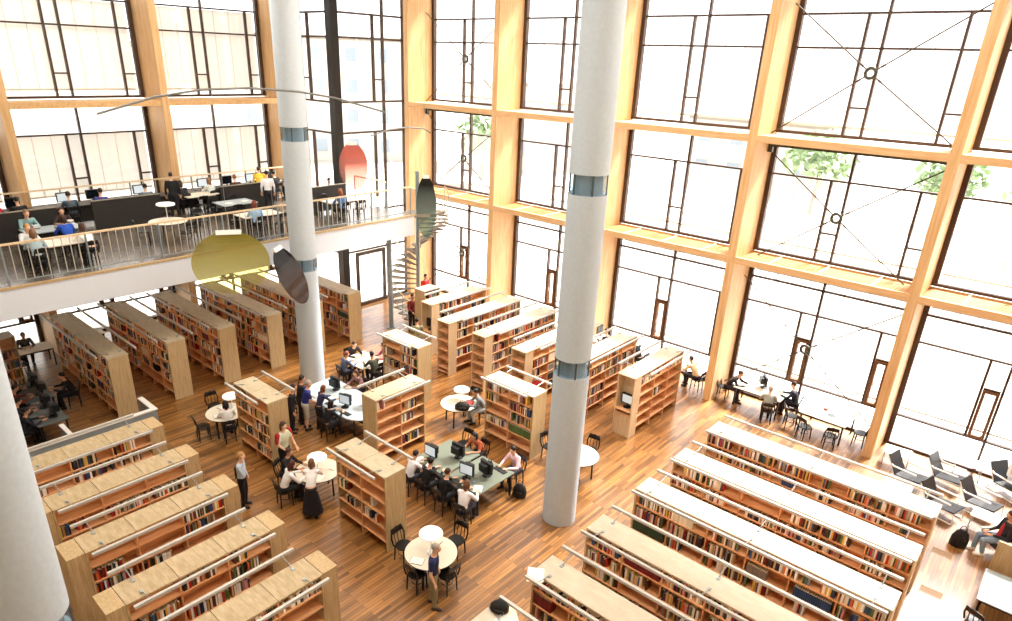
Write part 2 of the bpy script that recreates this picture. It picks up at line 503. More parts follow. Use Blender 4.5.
notch((-25.5, 18.5), PI / 2, 3.75, (2.5,), ((1.95, 9.5, 13.05), (1.95, 5.2, 8.2)), 'clear unshaded glass wall right of the black corner post')
notch((-30.3, 18.35), 0, 4.6, (2.4,), ((3.0, 9.5, 13.05), (3.0, 5.2, 8.2)), 'clear unshaded glass wall left of the black corner post')
d = thing('door_1', 'glazed dark framed door to the outside under the mezzanine', 'door', (-25.38, 18.95, 0), PI / 2, kind='structure')
f = MB(); f.box(0, -.06, 0, .14, .06, 2.7); f.box(1.62, -.06, 0, 1.76, .06, 2.7); f.box(.14, -.06, 2.54, 1.62, .06, 2.7); f.box(.14, -.06, 0, 1.62, .06, .16)
f.build('door_frame', FRAME, d)
box_obj('glass_pane', (.14, -.006, .16, 1.62, .006, 2.54), GLASS, d)
h = MB(); h.tube([(1.5, -.12, .95), (1.5, -.12, 1.35)], .02, 6); h.tube([(1.5, -.12, 1), (1.5, -.05, 1)], .012, 6); h.tube([(1.5, -.12, 1.3), (1.5, -.05, 1.3)], .012, 6)
h.build('door_handle', STEEL, d, True)
p = MB(); p.box(-25.68, 18.13, 0, -25.28, 18.49, ZT)
tag(p.build('corner_post', mat('black_steel', '15120F', .4)), 'thick black steel corner post between the two clear glass walls', 'post', kind='structure')


def column(x, y, label):
    t = thing('column', label, 'column', (x, y, 0), group='round concrete columns of the hall', kind='structure')
    zs = (0, 4.36, 4.8, 8.76, 9.2, 16.4)
    for a in (0, 2, 4):
        b = MB(); b.lathe((0, 0, 0), [(.445, zs[a]), (.445, zs[a + 1])], 40); b.build('shaft', CONC, t, True)
    for a in (1, 3):
        b = MB(); b.lathe((0, 0, 0), [(.34, zs[a]), (.34, zs[a + 1])], 32)
        co = b.build('core', CONC2, t, True)
        gb = MB()
        for k in range(6):
            an = k * PI / 3 + .3
            gb.obox((.425 * math.cos(an), .425 * math.sin(an), (zs[a] + zs[a + 1]) / 2), (-.02 * math.sin(an), .02 * math.cos(an), 0), (.014 * math.cos(an), .014 * math.sin(an), 0), (0, 0, .22))
        gb.build('band_bar', mat('band_bar', '50626C', .4, metal=.4), t)
        b = MB(); b.lathe((0, 0, 0), [(.435, zs[a]), (.435, zs[a + 1])], 40, caps=False)
        b.build('glass_band', glass('blue_band_glass', 'CFDDE4', .06, .1) if 'blue_band_glass' not in MATS else MATS['blue_band_glass'], t, True)


column(-8.35, 12.6, 'thick round concrete column standing alone at the middle of the hall')
column(-20.04, 12.7, 'round concrete column in front of the mezzanine edge by dark glass disc')
column(-8.44, 1.0, 'near round concrete column cut off at the lower left corner')

# ------------------------------------------------------------------ mezzanine
MZ = 5.22
XE = -21.2
sl = MB(); sl.prism([(-28.75, -5.9), (XE - .02, -5.9), (XE - .02, 18.95), (-25.2, 18.95), (-25.2, 18.1), (-28.75, 18.1)], 4.95, MZ)
tag(sl.build('floor_mezzanine', MEZZM), 'mezzanine reading floor of glossy grey planks', 'floor', kind='structure')
sl = MB(); sl.prism([(-28.75, -5.9), (XE - .32, -5.9), (XE - .32, 18.6), (-25.2, 18.6), (-25.2, 18.1), (-28.75, 18.1)], 4.8, 4.945)
tag(sl.build('ceiling_under_mezzanine', WHITE), 'white underside of the mezzanine floor', 'ceiling', kind='structure')
b = MB(); b.box(XE - .3, -5.9, 4.38, XE, 18.95, 5.2); b.box(-25.2, 18.7, 4.38, XE - .3, 18.95, 5.2); b.box(-28.8, -5.9, 4.4, -28.6, 18.1, 4.79)
tag(b.build('trim_1', mat('fascia_white', 'DCE4F0', .5, vary=.01)), 'deep white painted edge beam of the mezzanine floor', 'trim', kind='structure')
b = MB(); b.box(XE - .06, -5.9, 5.205, XE + .03, 18.98, 5.27)
tag(b.build('trim_2', ENDW), 'thin wooden nosing along the mezzanine edge', 'trim', kind='structure')


def railing(name, label, p0, p1, z, h, posts, pitch, wood_top=True):
    p0, p1 = Vector((*p0, 0)), Vector((*p1, 0)); L = (p1 - p0).length; a = math.atan2(p1.y - p0.y, p1.x - p0.x)
    t = thing(name, label, 'railing', (p0.x, p0.y, z), a)
    box_obj('handrail', (0, -.035, h - .05, L, .035, h), RAILW if wood_top else STEEL, t)
    box_obj('bottom_rail', (0, -.012, .1, L, .012, .13), GREYST, t)
    n = max(1, int(L / posts)); st = L / n
    for i in range(n + 1): box_obj('post', (i * st - .02 if i else 0, -.03, 0, i * st + .02 if i < n else L, .03, h - .05), GREYST, t)
    for i in range(n):
        m = MB(); k = int(st / pitch)
        for j in range(1, k):
            x = i * st + j * st / k; m.box(x - .01, -.008, .13, x + .01, .008, h - .05)
        m.build('baluster_panel', mat('baluster_steel', 'C9C7BE', .4, metal=.3), t)
    return t


railing('balcony_railing', 'long mezzanine railing with pale wooden handrail and thin steel balusters', (XE - .1, -2), (XE - .1, 18.85), 5.27, 1.17, 1.9, .19)
railing('back_railing', 'thin railing behind the mezzanine readers, along the left window wall', (-28.65, -2), (-28.65, 18.0), MZ, 1.28, 2.5, .42)
railing('end_railing', 'railing across the mezzanine end beside the clear glass corner', (-25.1, 18.85), (-22.9, 18.85), MZ, 1.2, 1.9, .13)
t = thing('support_post', 'slim grey steel post holding up the mezzanine end near the door', 'post', (-22.1, 18.3, 0), kind='structure')
b = MB(); b.lathe((0, 0, .03), [(.1, 0), (.1, 4.35)], 20); b.build('shaft', GREYST, t, True)
b = MB(); b.lathe((0, 0, 0), [(.2, 0), (.2, .03)], 20); b.build('base_plate', GREYST, t)

# spiral stair at the mezzanine end
SX, SY = -22.2, 20.05
t = thing('spiral_stair', 'steel spiral stair winding up to the mezzanine end', 'staircase', (SX, SY, 0), kind='structure')
b = MB(); b.lathe((0, 0, 0), [(.09, 0), (.09, 6.85)], 16); b.build('pole', GREYST, t, True)
NT = 24
SW = 2 * PI * .82
S0 = -PI * .27
for i in range(NT):
    a = S0 - i * (SW / NT); z = (i + 1) * MZ / NT; da = .36
    tr = MB(); n = 5
    poly = [(.08 * math.cos(a), .08 * math.sin(a))] + [(1.4 * math.cos(a + da * (k / n - .5)), 1.4 * math.sin(a + da * (k / n - .5))) for k in range(n + 1)]
    tr.prism(poly, z - .05, z); tr.build('tread', mat('tread_grey', '8B8375', .6), t)
rl = MB(); pts = []
for i in range(NT * 2 + 1):
    a = S0 - i / 2 * (SW / NT); pts.append((1.37 * math.cos(a), 1.37 * math.sin(a), i / 2 * MZ / NT + 1.12))
rl.tube(pts, .025, 8); rl.build('handrail', RAILW, t, True)
rl = MB(); rl.tube([(p[0], p[1], p[2] - .75) for p in pts], .015, 6)
rl.build('guard_rail', GREYST, t, True)
for i in range(0, NT + 1, 2):
    p = pts[i * 2]; q = MB(); q.tube([(p[0], p[1], p[2] - 1.17), p], .014, 6); q.build('rail_post', GREYST, t)
lp = MB(); lp.prism([(.05, -1.1), (.9, -1.1), (1.25, -.2), (1.2, .5), (.1, .1), (.05, -.1)], MZ - .12, MZ - .02)
lp.build('landing', mat('tread_grey', '8B8375', .6), t)

# ------------------------------------------------------------------ bookcases
SH = 2.2
LEV = (.28, .66, 1.04, 1.42, 1.80)
CASES = []


def bookcase(label, cx, cy, L, axis, nb, where, fill=.8, caps=(0, 0), bars=(1, 1), seams=False, group=None, barlen=None, ends=ENDW, top=None):
    TP = top or TOPW
    """a double-sided bookcase; its local -y side is the one the viewer sees"""
    t = thing('bookcase', label, 'bookcase', (cx, cy, 0), 0 if axis == 'X' else PI / 2, group)
    h = L / 2; D = .32; a0, a1 = -h + caps[0], h - caps[1]
    if caps[0]:
        end_unit(t, -h, a0, D, -1)
    if caps[1]:
        end_unit(t, a1, h, D, 1)
    box_obj('side_panel', (a0, -D, 0, a0 + .04, D, SH - .04), ends, t)
    box_obj('side_panel', (a1 - .04, -D, 0, a1, D, SH - .04), ends, t)
    st = (a1 - a0) / nb
    if seams:
        for i in range(nb): box_obj('top_panel', (a0 + i * st + .006, -D - .01, SH - .04, a0 + (i + 1) * st - .006, D + .01, SH), TP, t)
    else:
        box_obj('top_panel', (a0, -D - .01, SH - .04, a1, D + .01, SH), TP, t)
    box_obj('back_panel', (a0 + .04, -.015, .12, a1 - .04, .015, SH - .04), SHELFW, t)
    for i in range(1, nb):
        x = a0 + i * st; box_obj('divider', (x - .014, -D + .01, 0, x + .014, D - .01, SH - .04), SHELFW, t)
    for z in LEV:
        for i in range(nb):
            x0 = a0 + i * st + (.04 if i == 0 else .014); x1 = a0 + (i + 1) * st - (.04 if i == nb - 1 else .014)
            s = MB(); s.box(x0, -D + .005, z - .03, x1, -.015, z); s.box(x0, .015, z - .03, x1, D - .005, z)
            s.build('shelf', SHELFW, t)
    bl = barlen or (a0 + .05, a1 - .05)
    for s, on in ((-1, bars[0]), (1, bars[1])):
        if not on: continue
        b = MB(); y = s * .6
        b.box(bl[0], y - .03, SH + .06, bl[1], y + .03, SH + .12); b.box(bl[0] + .02, y - .022, SH + .056, bl[1] - .02, y + .022, SH + .0605, 1)
        o = b.build('light_bar', [TUBE, GLOW], t)
        nbk = 2 if L < 4.5 else 3
        for i in range(nbk):
            x = bl[0] + .28 + (bl[1] - bl[0] - .56) * i / (nbk - 1)
            k = MB(); k.tube([(x, s * .2, SH + .01), (x, s * .3, SH + .05), (x, s * .58, SH + .1)], .011, 6)
            k.box(x - .03, s * .16, SH, x + .03, s * .24, SH + .02)
            k.build('bracket', STEEL, o)
    CASES.append((t, a0, a1, nb, where, fill, D))
    return t


def end_unit(t, x0, x1, D, s):
    """a narrow box closing the end of a bookcase"""
    b = MB(); b.box(x0 + .006, -D, 0, x1 - .006, D, SH)
    o = b.build('end_unit', ENDW, t)


def open_end(t, x0, x1, D):
    """open shelves facing out of the -x end"""
    b = MB(); b.box(x0, -D, 0, x1, -D + .03, SH - .04); b.box(x0, D - .03, 0, x1, D, SH - .04)
    b.box(x1 - .03, -D + .03, 0, x1, D - .03, SH - .04); b.box(x0 - .005, -D - .01, SH - .04, x1, D + .01, SH)
    o = b.build('end_unit', WOODZ, t)
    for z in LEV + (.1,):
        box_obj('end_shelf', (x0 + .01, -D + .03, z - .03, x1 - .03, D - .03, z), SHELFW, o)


def niche_end(t, x0, x1, D):
    """an open niche with a desk board for a catalogue screen"""
    b = MB(); b.box(x0, -D, 0, x1, -D + .04, SH - .04); b.box(x0, D - .04, 0, x1, D, SH - .04); b.box(x1 - .03, -D + .04, 0, x1, D - .04, SH - .04)
    b.box(x0 - .005, -D - .01, SH - .04, x1, D + .01, SH); b.box(x0 + .02, -D + .04, 0, x0 + .05, D - .04, .85)
    o = b.build('end_unit', WOODZ, t)
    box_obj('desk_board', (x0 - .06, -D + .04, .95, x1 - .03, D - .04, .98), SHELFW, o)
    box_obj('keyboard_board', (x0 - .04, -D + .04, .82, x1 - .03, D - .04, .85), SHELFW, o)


E6 = ['nearest', 'second nearest', 'third nearest', 'fourth nearest', 'fifth nearest', 'farthest']
for i, cy in enumerate((6.8, 8.75, 10.62, 12.65, 14.53, 16.53)):
    bookcase('long birch bookcase with crowded shelves, %s of six rows at the lower right' % E6[i], -3.33, cy, 5.5, 'X', 6,
             '%s right-hand bookcase' % E6[i], .84, ends=WOODZ, group='long bookcases at the lower right')
EL = ['nearest the column', 'second from the column', 'middle', 'fourth from the column', 'farthest from the column']
for i, cx in enumerate((-9.25, -11.1, -13.05, -14.95, -16.92)):
    bookcase('birch bookcase with white light tubes, %s of five at the lower left' % E6[min(i, 5) if i < 4 else 5], cx, 4.09, 3.58, 'Y', 3,
             '%s lower-left bookcase' % E6[i if i < 4 else 5], .62, caps=(.34, .34), seams=True, top=TOPB, group='bookcases in rows at the lower left')
for i, cy in enumerate((6.75, 8.65, 10.5, 12.42, 14.3, 16.2)):
    bookcase('long birch bookcase under the mezzanine edge, %s from the left of six' % ORD[i], -24.63, cy, 5.36, 'X', 6,
             '%s bookcase under mezzanine' % ORD[i], .86, group='bookcases under the mezzanine edge', bars=(1, i != 5), top=TOPG)
for i, cx in enumerate((-9.5, -11.4, -13.25, -15.15, -17.0, -18.95)):
    far = i in (0, 5); y0 = 17.55 if far else 16.6; L = 20.86 - y0
    if i == 0: lb = 'half empty birch bookcase with catalogue screen niche, by the window aisle'
    elif i == 5: lb = 'birch bookcase with dark screen in its end niche, nearest the spiral stair'
    else: lb = 'birch bookcase along the right windows, %s from the window aisle' % ORD[i]
    t = bookcase(lb, cx, (y0 + 20.86) / 2, L, 'Y', 3 if far else 4, '%s bookcase by windows' % ORD[i], .2 if i == 0 else .78,
                 caps=(.4, 0), bars=(1, 1), group='bookcases along the right window wall', ends=WOODZ)
    eu = [c for c in t.children if c.name.startswith('end_unit')][0]
    bpy.data.objects.remove(eu)
    if far: niche_end(t, -L / 2, -L / 2 + .4, .32)
    elif i == 1: end_unit(t, -L / 2, -L / 2 + .4, .32, -1)
    else: open_end(t, -L / 2, -L / 2 + .4, .32)
MID = [('short sparse birch bookcase beside the round table with the man in navy', -11.55, 8.75, 1.98, 'X', .3, 'short centre bookcase'),
       ('short birch bookcase beside the woman in the pale yellow top', -16.7, 8.75, 1.9, 'X', .7, 'short bookcase by yellow top'),
       ('short birch bookcase with few books, between the two computer desks', -14.08, 11.7, 1.95, 'Y', .45, 'bookcase between computer desks'),
       ('short birch bookcase with colourful books, behind the bright study table', -16.7, 14.5, 1.9, 'X', .75, 'bookcase behind bright table'),
       ('short birch bookcase left of the middle column, beside the round table with black bag', -11.65, 14.55, 1.95, 'X', .6, 'bookcase left of middle column')]
for lb, x, y, L, ax, fi, wh in MID:
    bookcase(lb, x, y, L, ax, 2, wh, fi, seams=(wh.startswith('short')), top=TOPG)
bookcase('birch bookcase with dark files, cut off at the left edge of the hall', -26.3, 3.2, 3.5, 'Y', 4, 'far left bookcase', .8, bars=(0, 0))
# slanting light bar on the centre bookcase
bookcase('low shelf stand with dark books beside the spiral stair foot', -20.4, 18.95, .9, 'Y', 1, 'low stand by stair', .8, bars=(0, 0))
# ------------------------------------------------------------------ furniture
TABW = mat('white_laminate', 'DDD5C4', .35, vary=.02)
TABD = mat('table_edge', '2A2420', .5)
GREENT = mat('grey_green_linoleum', '727A6C', .4, vary=.05)
PALET = mat('pale_grey_laminate', 'A6B2B6', .3, vary=.03)
SCREENM = mat('lit_screen', 'C4D2DC', .3, emit=.6)
SCREEND = mat('dark_screen', '10141A', .15)
PLAST = mat('black_plastic', '17181A', .45)
PAPER = mat('paper', 'F4F1E8', .8, vary=.02)


def face_rot(p, q):
    return math.atan2(q[1] - p[1], q[0] - p[0]) - PI / 2


def leg_mesh(b, x, y, top, r0=.024, r1=.017, sp=1.12):
    b.tube([(x, y, top), (x * sp, y * sp, 0)], [r0, r1], 8)


def make_chair():
    t = thing('bentwood_chair', 'x', 'chair')
    b = MB(); b.lathe((0, 0, .43), [(.18, 0), (.205, .005), (.21, .02), (.2, .035), (.15, .03)], 22); b.build('seat', BLACK, t, True)
    for x, y in ((-.15, .14), (.15, .14), (-.14, -.16), (.14, -.16)):
        b = MB(); leg_mesh(b, x, y, .44); b.build('leg', BLACK, t, True)
    b = MB()
    hoop = [(-.18, -.17, .44), (-.205, -.21, .62), (-.17, -.25, .8), (0, -.28, .85), (.17, -.25, .8), (.205, -.21, .62), (.18, -.17, .44)]
    b.tube(hoop, .022, 8)
    b.tube([(-.11, -.17, .45), (-.1, -.25, .81)], .011, 6); b.tube([(.11, -.17, .45), (.1, -.25, .81)], .011, 6); b.tube([(0, -.18, .45), (0, -.27, .84)], .011, 6)
    b.obox((0, -.262, .78), (.175, 0, 0), (0, .01, 0), (0, -.014, .07))
    b.build('backrest', BLACK, t, True)
    b = MB(); b.tube([(.14 * math.cos(k * PI / 8), .14 * math.sin(k * PI / 8), .24) for k in range(16)], .009, 6, closed=True)
    b.build('stretcher', BLACK, t, True)
    return t


CH0 = make_chair(); CH_USED = [False]


def chair(p, look, label, z=0.0, group='black bentwood chairs'):
    p = (p[0], p[1], z); r = face_rot(p, look)
    if not CH_USED[0]:
        CH_USED[0] = True; CH0.location = p; CH0.rotation_euler = (0, 0, r); CH0['label'] = label; CH0['group'] = group; return CH0
    return dup(CH0, p, r, label, group)


def round_table(p, label, z=0.0, r=.62):
    t = thing('round_table', label, 'table', (p[0], p[1], z), .4, 'round white tables')
    b = MB(); b.lathe((0, 0, .71), [(r - .02, 0), (r, .004), (r, .026)], 40, 1); b.lathe((0, 0, .736), [(r, 0), (r - .004, .006)], 40, 0)
    b.build('tabletop', [TABW, TABD], t)
    for k in range(4):
        a = k * PI / 2; b = MB(); b.tube([(.44 * math.cos(a), .44 * math.sin(a), .71), (.46 * math.cos(a), .46 * math.sin(a), 0)], .028, 10); b.build('leg', BLACK, t, True)
    return t


def desk(p, rot, L, D, label, z=0.0, top=None, h=.74, name='desk', group=None):
    t = thing(name, label, 'table', (p[0], p[1], z), rot, group)
    b = MB(); b.box(-L / 2, -D / 2, h - .03, L / 2, D / 2, h); b.build('tabletop', top or TABW, t)
    b = MB(); e = .06; b.box(-L / 2 + e, -D / 2 + e, h - .1, L / 2 - e, -D / 2 + e + .03, h - .03); b.build('apron', BLACK, t)
    box_obj('apron', (-L / 2 + e, D / 2 - e - .03, h - .1, L / 2 - e, D / 2 - e, h - .03), BLACK, t)
    for x in (-1, 1):
        for y in (-1, 1):
            b = MB(); b.box(x * (L / 2 - .08) - .025, y * (D / 2 - .08) - .025, 0, x * (L / 2 - .08) + .025, y * (D / 2 - .08) + .025, h - .03); b.build('leg', BLACK, t)
    return t


def disc_lamp(p, z, h, label, r=.27):
    t = thing('table_lamp', label, 'lamp', (p[0], p[1], z), 0, 'white disc table lamps')
    b = MB(); b.lathe((0, 0, 0), [(.1, 0), (.1, .012), (.02, .02)], 20); b.build('base', WHITE, t, True)
    b = MB(); b.tube([(0, 0, .015), (0, 0, h - .04)], .014, 10); b.build('pole', WHITE, t, True)
    b = MB(); b.lathe((0, 0, h - .08), [(r * .94, 0), (r, .012), (r, .045), (r * .96, .06), (r * .93, .045), (.02, .04)], 32); b.build('lamp_shade', LAMPM, t, True)
    return t


def monitor(p, look, label, z=.74, lit=False, crt=False):
    t = thing('monitor', label, 'monitor', (p[0], p[1], z), face_rot(p, look), 'computer screens')
    b = MB(); b.lathe((0, 0, 0), [(.13, 0), (.12, .02), (.04, .03)], 18); b.build('base', PLAST, t)
    b = MB(); b.tube([(0, 0, .02), (0, -.03, .16)], .03, 8); b.build('stand', PLAST, t)
    b = MB(); b.box(-.22, -.06, .12, .22, .02, .46)
    b.obox((0, -.12, .29), (.14, 0, 0), (0, .07, 0), (0, 0, .11)); b.build('casing', PLAST, t)
    b = MB(); b.box(-.19, .021, .15, .19, .024, .43); b.build('screen', SCREENM if lit else SCREEND, t)
    return t


def keyboard(p, look, label, z=.74):
    t = thing('keyboard', label, 'keyboard', (p[0], p[1], z), face_rot(p, look), 'keyboards on the desks')
    b = MB(); b.box(-.22, -.08, 0, .22, .08, .018); b.build('case', PLAST, t)
    b = MB()
    for r in range(4):
        for k in range(12): b.box(-.2 + k * .034, -.065 + r * .034, .018, -.172 + k * .034, -.037 + r * .034, .026)
    b.build('keys', mat('key_grey', '3A3C3F', .5), t)
    return t


def open_book(p, rot, label, z=.745, s=1.0, cat='book', name='open_book'):
    t = thing(name, label, cat, (p[0], p[1], z), rot)
    b = MB()
    for sx in (-1, 1):
        pts = [(0, .012), (.05, .022), (.12, .016), (.15, .006)]
        for (xa, za), (xb, zb) in zip(pts, pts[1:]):
            b.quad(*[(x * sx * s, y * s, zz) for x, y, zz in ((xa, -.11, za), (xb, -.11, zb), (xb, .11, zb), (xa, .11, za))][::sx])
    b.build('pages', PAPER, t)
    b = MB(); b.box(-.16 * s, -.115 * s, 0, .16 * s, .115 * s, .005); b.build('cover', mat('book_cover_grey', '6C6A68', .6), t)
    return t


def sheet(p, rot, label, z=.742, m=None, w=.21, l=.3):
    b = MB(); b.box(-w / 2, -l / 2, 0, w / 2, l / 2, .004); b.box(-w / 2 + .02, -l / 2 + .015, .004, w / 2 + .025, l / 2 - .01, .006)
    o = b.build('paper_sheets', m or PAPER); o.location = (p[0], p[1], z); o.rotation_euler = (0, 0, rot)
    return tag(o, label, 'paper', 'papers lying about')


def soft_bag(p, rot, label, z, size, col='16130F', name='bag'):
    t = thing(name, label, 'bag', (p[0], p[1], z), rot)
    w, d, h = size; b = MB()
    b.loft([(0, 0, 0, w * .46, d * .44), (0, 0, h * .1, w * .5, d * .5), (.01, 0, h * .5, w * .5, d * .46), (.02, 0, h * .85, w * .36, d * .32), (.02, 0, h, w * .16, d * .12)], 18)
    b.build('bag_body', mat('bag_' + col, col, .7, vary=.25), t, True)
    b = MB(); b.tube([(w * .2 * math.cos(a) + .02, 0, h * .9 + h * .35 * math.sin(a)) for a in [k * PI / 8 for k in range(9)]], .01, 6); b.build('strap', mat('bag_strap', '231E1A', .7), t, True)
    b = MB(); b.obox((w * .1, -d * .47, h * .35), (w * .22, 0, 0), (0, .02, 0), (0, 0, h * .18)); b.build('pocket', mat('bag_' + col, col, .7), t)
    return t


CHN = 0
# T1: the round table with the man in navy
T1 = at(431, 552, .74)
round_table(T1, 'round white table in front with the man in navy standing beside it')
disc_lamp(T1, .742, .58, 'white disc lamp on the front round table by the man in navy', .28)
for u, v, lb in ((404, 545, 'black bentwood chair at the left of the front round table, by the bookcase end'),
                 (417, 573, 'black bentwood chair tucked under the near left of the front round table'),
                 (447, 574, 'black bentwood chair tucked under the near right of the front round table'),
                 (456, 540, 'black bentwood chair behind the front round table')):
    p = at(u, v, .45); chair(p, T1, lb)
open_book(at(417, 561, .75), .5, 'open magazine with a photograph lying on the front round table')
b = MB(); b.tube([(0, 0, .008), (.14, 0, .008)], .006, 6); b.tube([(.14, 0, .008), (.155, 0, .008)], [.006, .001], 6)
o = b.build('pen', PLAST); o.location = at(439, 545, .742); o.rotation_euler = (0, 0, 1.7); tag(o, 'dark pen lying on the front round table beyond the lamp', 'pen')
# T2: with the black bag
T2 = at(459, 403, .74)
round_table(T2, 'round white table with a black bag on it')
disc_lamp(T2 + Vector((-.12, .25, 0)), .742, .42, 'white disc lamp on the round table with the black bag')
soft_bag(at(462, 409, .745), .6, 'black soft bag lying on the round table behind the computer desk', .742, (.5, .34, .26))
chair((-13.3, 14.95), T2, 'black bentwood chair under the reader at the table with the black bag')
chair((-14.1, 15.2), T2, 'black bentwood chair behind the disc lamp at the table with the black bag')
# T3
T3 = at(318, 470, .74)
round_table(T3, 'round white table with readers between the left bookcases and the short centre bookcase')
disc_lamp(T3, .742, .46, 'white disc lamp on the crowded round table beside the short centre bookcase')
chair((-14.72, 8.2), T3, 'black bentwood chair at the crowded round table behind the dark seated reader')
chair((-14.05, 7.75), T3, 'black bentwood chair at crowded round table, under the white shirted reader')
chair((-13.2, 9.4), T3, 'black bentwood chair at crowded round table, hidden side by the bookcase')
sheet((-13.52, 8.5), .5, 'white papers on the crowded round table beside the red pen')
b = MB(); b.tube([(0, 0, .008), (.14, 0, .008)], .007, 6); b.tube([(.14, 0, .008), (.155, 0, .008)], [.006, .001], 6)
o = b.build('pen', mat('red_pen', 'B0252A', .4)); o.location = (-13.65, 8.95, .742); o.rotation_euler = (0, 0, .3); tag(o, 'red pen on the crowded round table', 'pen')
# T4
T4 = at(226, 412, .74)
round_table(T4, 'round white table beside the short bookcase, farthest left')
disc_lamp(T4 + Vector((-.15, .3, 0)), .742, .46, 'white disc lamp on the farthest left round table')
chair(at(203, 426, .45), T4, 'black bentwood chair pulled out at the near side of the farthest left round table')
chair(at(214, 405, .45), T4, 'black bentwood chair behind the farthest left round table')
chair((-18.15, 8.35), T4, 'black bentwood chair under the black haired reader by the short bookcase')
open_book((-18.55, 8.25), 1.2, 'open white book held over the edge of the farthest left round table')
open_book((-18.98, 8.6), .2, 'pinkish open book on the farthest left round table', cat='book')
# T5 behind column
T5 = (-9.15, 14.55)
round_table(T5, 'round white table half hidden behind the middle column')
chair((-9.3, 15.45), T5, 'black bentwood chair right of the middle column, far side of the half hidden table')
chair((-8.75, 13.75), T5, 'black bentwood chair right of the middle column, near side of the half hidden table')
chair((-10.3, 14.7), T5, 'black bentwood chair between the short bookcase and the middle column')
# D1 computer desk
t = thing('computer_desk', 'pale grey computer desk with rounded end near the far column', 'table', (-16.85, 11.75, 0))
poly = [(-1.6, -.75)] + [(1.05 + .75 * math.cos(a), .75 * math.sin(a)) for a in [(-PI / 2 + PI * k / 12) for k in range(13)]] + [(-1.6, .75)]
b = MB(); b.prism(poly, .71, .74); b.build('tabletop', PALET, t)
b = MB(); b.box(-1.5, -.03, .2, 1.2, .03, .71); b.build('modesty_panel', BLACK, t)
for x, y in ((-1.45, -.6), (-1.45, .6), (1.2, -.45), (1.2, .45)):
    b = MB(); b.tube([(x, y, .71), (x, y, 0)], .03, 10); b.build('leg', BLACK, t)
monitor((-17.55, 12.0), (-17.6, 13.2), 'black screen seen from behind on the grey desk, nearer the far column')
monitor((-16.3, 11.45), (-16.0, 10.4), 'dark screen with a greenish picture facing the black haired user on grey desk', lit=True)
monitor((-15.8, 12.1), (-15.6, 13.2), 'black screen at the rounded end of the grey desk')
keyboard((-15.95, 11.2), (-15.9, 10.2), 'black keyboard at the near rounded end of the grey desk')
keyboard((-16.75, 11.2), (-16.7, 10.2), 'black keyboard left of the lit screen on the grey desk')
sheet((-17.2, 11.4), .3, 'white papers on the grey desk between the two screens')
sheet((-18.1, 12.2), .1, 'white papers at the column end of the grey desk')
for x, lb in ((-16.1, 'black bentwood chair under the black haired user at the grey desk'), (-18.0, 'black bentwood chair in front of the grey desk left of the standing group')):
    chair((x, 10.62), (x, 12), lb)
chair((-17.35, 12.85), (-17.4, 12), 'black bentwood chair behind the grey desk, under the brown topped user')
chair((-16.1, 12.85), (-16.1, 12), 'black bentwood chair behind the rounded end of the grey desk')
# bright study table
BT = (-18.88, 14.2)
desk(BT, .0, 1.3, 1.1, 'sunlit white study table left of the colourful bookcase')
for (x, y), lb in (((-19.75, 14.3), 'left, behind the dark topped reader'), ((-18.9, 13.35), 'near side, under the grey shirted reader'), ((-18.5, 15.05), 'far side'), ((-18.0, 14.15), 'right, against the colourful bookcase')):
    chair((x, y), BT, 'black bentwood chair at the sunlit table, ' + lb)
sheet((-18.75, 14.2), .4, 'white papers on the sunlit study table')
# D2 pair of desks
desk((-11.82, 11.75), 0, 1.24, 1.5, 'grey green computer desk next to the short centre bookcase', top=GREENT, name='computer_desk', group='grey green computer desks')
desk((-10.5, 11.75), 0, 1.24, 1.5, 'grey green computer desk with the woman in pink, right of the pair', top=GREENT, name='computer_desk', group='grey green computer desks')
monitor((-11.55, 11.95), (-11.6, 13.2), 'black screen seen from behind, facing the reader in orange')
monitor((-12.05, 11.3), (-12.0, 10.2), 'small lit screen with a portrait picture on the left green desk', lit=True)
monitor((-10.66, 11.35), (-10.45, 10.3), 'lit white screen in the middle of the green desks', lit=True)
monitor((-10.35, 11.85), (-10.2, 13), 'black screen seen from behind, facing the woman in pink')
keyboard((-10.8, 11.02), (-10.7, 10), 'black keyboard in front of the lit white screen')
keyboard((-11.75, 10.98), (-11.7, 10), 'black keyboard in front of the portrait screen')
keyboard((-10.25, 12.3), (-10.2, 13), 'black keyboard under the hands of the woman in pink')
sheet((-10.1, 11.2), .6, 'white papers at the near right corner of the right green desk')
sheet((-12.25, 11.05), .9, 'white open notebook near the white shirted reader at left green desk')
b = MB(); b.lathe((0, 0, 0), [(.035, 0), (.04, .1), (.036, .1), (.032, .01)], 16)
o = b.build('drinking_glass', mat('cup_steel', '9BAAB2', .2, metal=.3), None, True); o.location = (-10.35, 11.3, .742); tag(o, 'small grey cup beside the lit white screen', 'cup')
for (x, y), lk, lb in (((-10.2, 12.95), (-10.2, 12), 'under the woman in pink'), ((-11.55, 12.85), (-11.6, 12), 'under the reader in orange'),
                       ((-9.95, 10.5), (-10.2, 11.4), 'under the long haired reader in white'), ((-10.75, 10.55), (-10.75, 11.4), 'under the black clad reader at the lit screen'),
                       ((-11.45, 10.55), (-11.45, 11.4), 'under the middle black clad reader'), ((-12.05, 10.5), (-12.0, 11.4), 'under the white shirted reader by the bookcase'),
                       ((-12.3, 12.95), (-12.2, 12), 'empty, at the far left of the green desks')):
    chair((x, y), lk, 'black bentwood chair at the green desks, ' + lb)
soft_bag(at(519, 496, 0), .3, 'black and white shopping bag on the floor beside the green desks', 0, (.42, .3, .42), '1A1816')
soft_bag(at(489, 470, .74), .5, 'small brown bag on the right green desk', .742, (.24, .16, .3), '4A3226')
